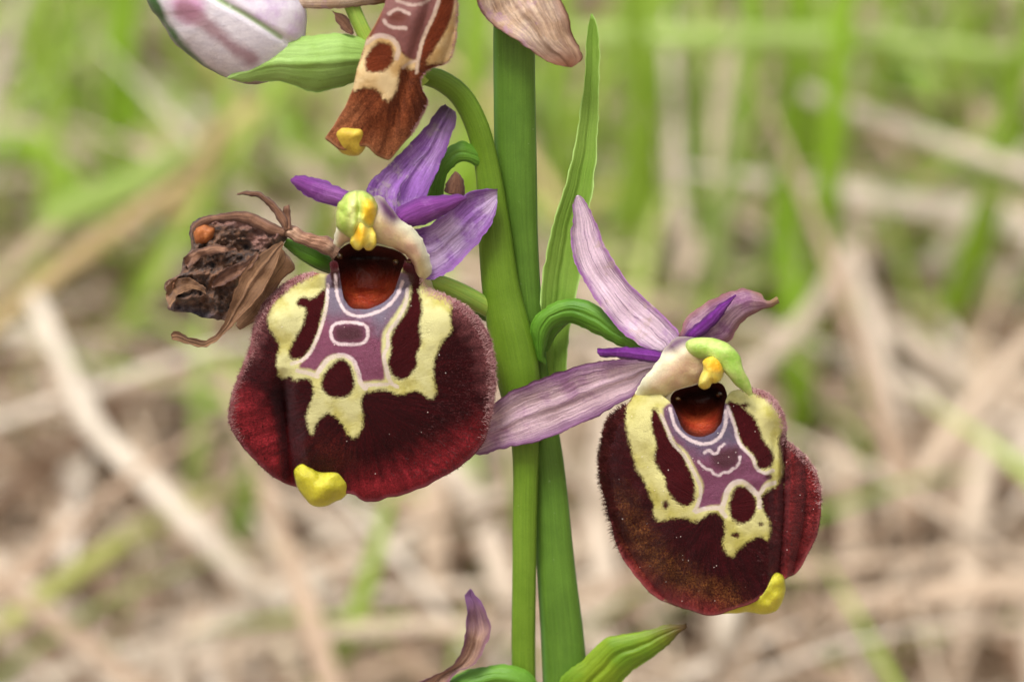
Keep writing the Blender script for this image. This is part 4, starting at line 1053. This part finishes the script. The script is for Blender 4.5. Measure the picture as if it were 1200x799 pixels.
f_lines = {'line': [(1.6, f6([(310, 60), (350, 40), (400, 60)]), False), (1.8, f6([(290, 90), (320, 115), (385, 122)]), False), (2.6, f6([(215, 185), (265, 155), (320, 165), (352, 205), (345, 250)]), False),
                    (2.0, f6([(545, -60), (505, 60), (460, 160), (435, 260), (430, 310)]), False), (1.6, f6([(345, 5), (410, 22), (460, 15), (490, -10)]), False), (1.6, f6([(372, 290), (400, 268), (432, 262)]), False)]}
lab3, fr3 = patch('labellum', LIP_F, ff, f_out, d_faded, f_areas, f_lines, center=(470, 70), rings=56, n=240, th=3, power=10, tpow=0.8)
lab3['label'] = 'withering brown lip with tan markings'
hairs('lip_hair', HAIR_P, ff, fr3, lambda x, y, t: np.clip((t - 0.9) * 12, 0, 1) * (x > 480), 900, 4.5, 0.28, 0.7, 24)
patch('appendage', YELLOW_D, ff, [(391, 152), (404, 144), (418, 146), (430, 149), (430, 166), (426, 178), (414, 183), (400, 179), (391, 168)], lambda x, y, t: 80 + 20 * np.sqrt(np.clip(1 - t ** 2, 0, 1)) + 3 * vnoise(np.stack([x, y, 0 * x], -1), 12), rings=18, n=56, th=5, power=2)

# ---- bud at the upper left
def mat_bud():
    m = M('bud_white_pink')
    nz = m.noise(3, 4, 0.6)
    st = m.noise(5, 4, 0.65, stretch=(1, 3, 1))
    c = m.mix(m.step(st, 0.3, 0.7), srgb(206, 198, 206), srgb(228, 220, 224))
    w = m.math('MULTIPLY', m.math('SUBTRACT', nz, 0.5), 18.0)
    c = m.mix(m.step(m.math('ADD', m.attr('pink'), w), -9, 12), c, srgb(206, 156, 188))
    c = m.mix(m.math('MULTIPLY', m.step(m.math('ADD', m.attr('streak'), w), -6, 6), 0.75), c, srgb(150, 104, 112))
    c = m.mix(m.step(m.math('ADD', m.attr('white'), w), -4, 6), c, m.mix(m.step(nz, 0.4, 0.7), srgb(240, 230, 240), srgb(216, 190, 222)))
    c = m.mix(m.step(m.attr('seam'), -3, 1.5, 0.0, 0.8), c, srgb(140, 168, 100))
    c = m.mix(m.step(m.math('ADD', m.attr('green'), m.math('MULTIPLY', w, 0.6)), -4, 5), c, srgb(56, 96, 42))
    c = m.mix(m.step(m.attr('brown'), -4, 4), c, srgb(116, 92, 72))  # shadow along the bud's underside, painted in as tan
    f = m.noise(35, 4, 0.7)
    c = m.mix(1.0, c, m.mix(f, (0.85, 0.85, 0.85, 1), (1.15, 1.15, 1.15, 1)), 'MULTIPLY')
    return m.finish(c, 0.5, m.bump(m.math('ADD', m.math('MULTIPLY', st, 0.4), f), 1.5 * S, 0.5), 0.1, spec=0.4, trans=0.12)
b5 = lambda p: zx(p, 160, 0, 4.138)
bud_out = [(172, 0), (186, 22), (207, 53), (237, 76), (262, 90), (285, 98), (310, 97), (335, 84), (352, 60), (359, 36), (360, 18), (352, -6), (335, -35), (300, -62), (250, -75), (205, -62), (178, -32)]
fb, _ = patch('flower_bud', mat_bud(), plant, bud_out, lambda x, y, t: 42 + 52 * np.sqrt(np.clip(1 - t ** 2, 0, 1)) - 6 * np.exp(-((y - (x - 257) * 0.6) / 5) ** 2),
      areas={'white': [b5([(380, -300), (420, 0), (540, 70), (720, 185), (850, 150), (850, -200)])], 'pink': [b5([(160, 40), (180, -100), (300, -60), (330, 60), (260, 110)]), b5([(700, 150), (800, 20), (830, 100), (780, 170)])],
             'green': [b5([(20, -300), (20, 0), (110, 110), (220, 260), (330, 340), (450, 400), (445, 376), (320, 296), (215, 190), (140, 70), (100, -60), (120, -300)])], 'brown': [b5([(470, 385), (560, 392), (700, 400), (650, 425), (560, 425)])]},
      lines={'seam': [(2.0, b5([(330, -60), (400, 0), (540, 78), (700, 182)]), False)], 'streak': [(9, b5([(220, 40), (330, 110), (430, 200), (560, 285)]), False)]},
      rings=40, n=140, th=6, power=2)
fb['label'] = 'white and pink flower bud held by a pale green bract'
tube('pedicel', OVARY, plant, [(345, 60, 56, 12), (380, 70, 52, 13), (420, 74, 46, 12), (455, 80, 38, 10), (490, 90, 34, 8)], nu=40)

# ---- withered flower at the left
k6 = lambda p: zx(p, 180, 200, 3.475)
wf = tube('withered_flower', mat_petal('pedicel_dry', srgb(176, 132, 104), srgb(206, 168, 138), srgb(130, 90, 66), srgb(110, 70, 50), 0.4, rough=0.65, nveins=4, trans=0.05), plant,
          [(402, 302, 46, 6), (388, 292, 52, 9), (372, 284, 56, 9), (352, 277, 58, 8), (338, 271, 58, 9), (330, 268, 56, 6)], nu=50, ns=18, rip=3.0, rips=9)
wf['label'] = 'withered brown flower curled up left of the left lip'
CRUMPLE = mat_simple('withered_dark_brown', srgb(40, 24, 20), srgb(122, 84, 58), 9, 0.6, 6.0, sheen=0.1, extra=[('warm', srgb(150, 98, 60), -8, 12), ('dusk', srgb(70, 58, 66), -4, 8), ('mauve', srgb(146, 104, 92), -5, 6)])
def d_crumple(x, y, t):
    q = np.stack([x, y, 0 * x + 5], -1)
    return 46 + 26 * np.sqrt(np.clip(1 - 0.9 * t ** 2, 0, 1)) + 14 * (np.abs(vnoise(q, 24)) * -2 + 0.6) + 10 * vnoise(q, 10) + 6 * vnoise(q, 5) + 3 * vnoise(q, 2.5)
patch('withered_lip', CRUMPLE, wf, k6([(140, 240), (180, 200), (260, 185), (360, 178), (440, 195), (510, 230), (545, 270), (520, 310), (480, 350), (420, 400), (365, 470), (325, 560), (290, 610), (220, 604), (150, 580), (60, 566), (80, 525), (43, 480), (60, 445), (110, 420), (122, 360), (150, 310)]), d_crumple,
      areas={'warm': [k6([(230, 440), (300, 400), (370, 380), (360, 430), (290, 470), (240, 480)]), k6([(45, 470), (90, 440), (110, 470), (70, 510)])], 'dusk': [k6([(60, 560), (120, 540), (220, 570), (290, 600), (200, 610), (120, 590)])], 'mauve': [k6([(200, 205), (330, 195), (430, 215), (520, 260), (500, 280), (400, 240), (300, 225)]), k6([(390, 260), (450, 250), (470, 290), (430, 320), (395, 300)])]},
      rings=70, n=240, th=3, power=6, tpow=0.8, jit=2.0)
patch('withered_appendage', mat_simple('withered_orange', srgb(178, 106, 52), srgb(140, 76, 38), 6, 0.5, 2, sss=0.2), wf, k6([(160, 250), (180, 222), (215, 215), (245, 232), (250, 265), (225, 292), (190, 300), (165, 282)]), lambda x, y, t: 68 + 9 * np.sqrt(np.clip(1 - t ** 2, 0, 1)) + 5 * vnoise(np.stack([x, y, 0 * x], -1), 8), rings=16, n=48, th=4, power=2, jit=2.0)
strip('withered_sepal', LEAF_DRY2, wf, k6([(150, 250), (160, 215), (250, 178), (360, 168), (440, 188), (540, 245)]), k6([(172, 262), (190, 240), (260, 205), (350, 212), (430, 240), (525, 275)]), [70, 76, 80, 80, 76, 66], cup=-0.6, th=1.6, rip=3, rips=12, nu=50)
strip('withered_sepal', LEAF_DRY, wf, k6([(522, 288), (430, 338), (355, 430), (312, 540), (275, 645), (225, 688), (150, 680), (90, 656), (68, 672)]), k6([(534, 300), (500, 380), (465, 460), (400, 550), (320, 632), (275, 680), (215, 718), (140, 708), (72, 692)]), [70, 84, 92, 92, 88, 84, 80, 78], cup=[.2, .4, .5, .5, .3], th=1.7, rip=3, rips=16, keel=-0.22, nv=21, nu=70)
strip('withered_sepal', LEAF_DRY, wf, k6([(510, 300), (480, 380), (430, 470), (370, 560), (330, 630)]), k6([(556, 360), (572, 400), (520, 450), (440, 590), (350, 650)]), [62, 66, 68, 66, 64], cup=-0.5, th=1.7, rip=3, rips=14, nu=50)
strip('withered_petal', LEAF_DRY2, wf, k6([(530, 262), (505, 205), (470, 150), (420, 112), (370, 100), (335, 100)]), k6([(556, 240), (545, 190), (490, 130), (440, 92), (390, 82), (338, 92)]), [64, 70, 74, 76, 74], cup=-0.7, th=2.0, rip=1.5, rips=10, nu=40)
strip('withered_petal', LEAF_DRY2, wf, k6([(235, 450), (290, 400), (370, 372), (420, 330)]), k6([(240, 478), (300, 455), (380, 410), (430, 345)]), [84, 90, 92, 86], cup=[.8, 1.0, .6], th=1.4, rip=5, rips=7, nu=40)
strip('withered_petal', LEAF_DRY2, wf, k6([(120, 360), (170, 320), (250, 300), (330, 310)]), k6([(140, 400), (200, 352), (270, 330), (335, 325)]), [70, 82, 86, 84], cup=[.8, -.6, .8], th=1.4, rip=6, rips=7, nu=40)
strip('withered_petal', LEAF_DRY, wf, k6([(50, 480), (90, 440), (160, 440), (215, 480)]), k6([(62, 560), (110, 500), (170, 480), (220, 500)]), [66, 74, 78, 80], cup=[.8, .4, .8], th=1.4, rip=6, rips=8, nu=40)
strip('withered_petal', LEAF_DRY2, wf, k6([(530, 250), (525, 190), (530, 145)]), k6([(560, 245), (562, 190), (550, 140)]), [66, 68, 66], cup=0.4, th=1.6, rip=2, rips=9, nu=24)
tube('ovary', BRACT, wf, [(335, 284, 36, 5), (350, 292, 40, 9), (372, 304, 38, 11), (390, 311, 20, 11), (410, 318, -16, 10), (430, 325, -44, 9), (480, 340, -44, 9), (540, 356, -24, 9), (610, 385, -4, 8)], nu=40)
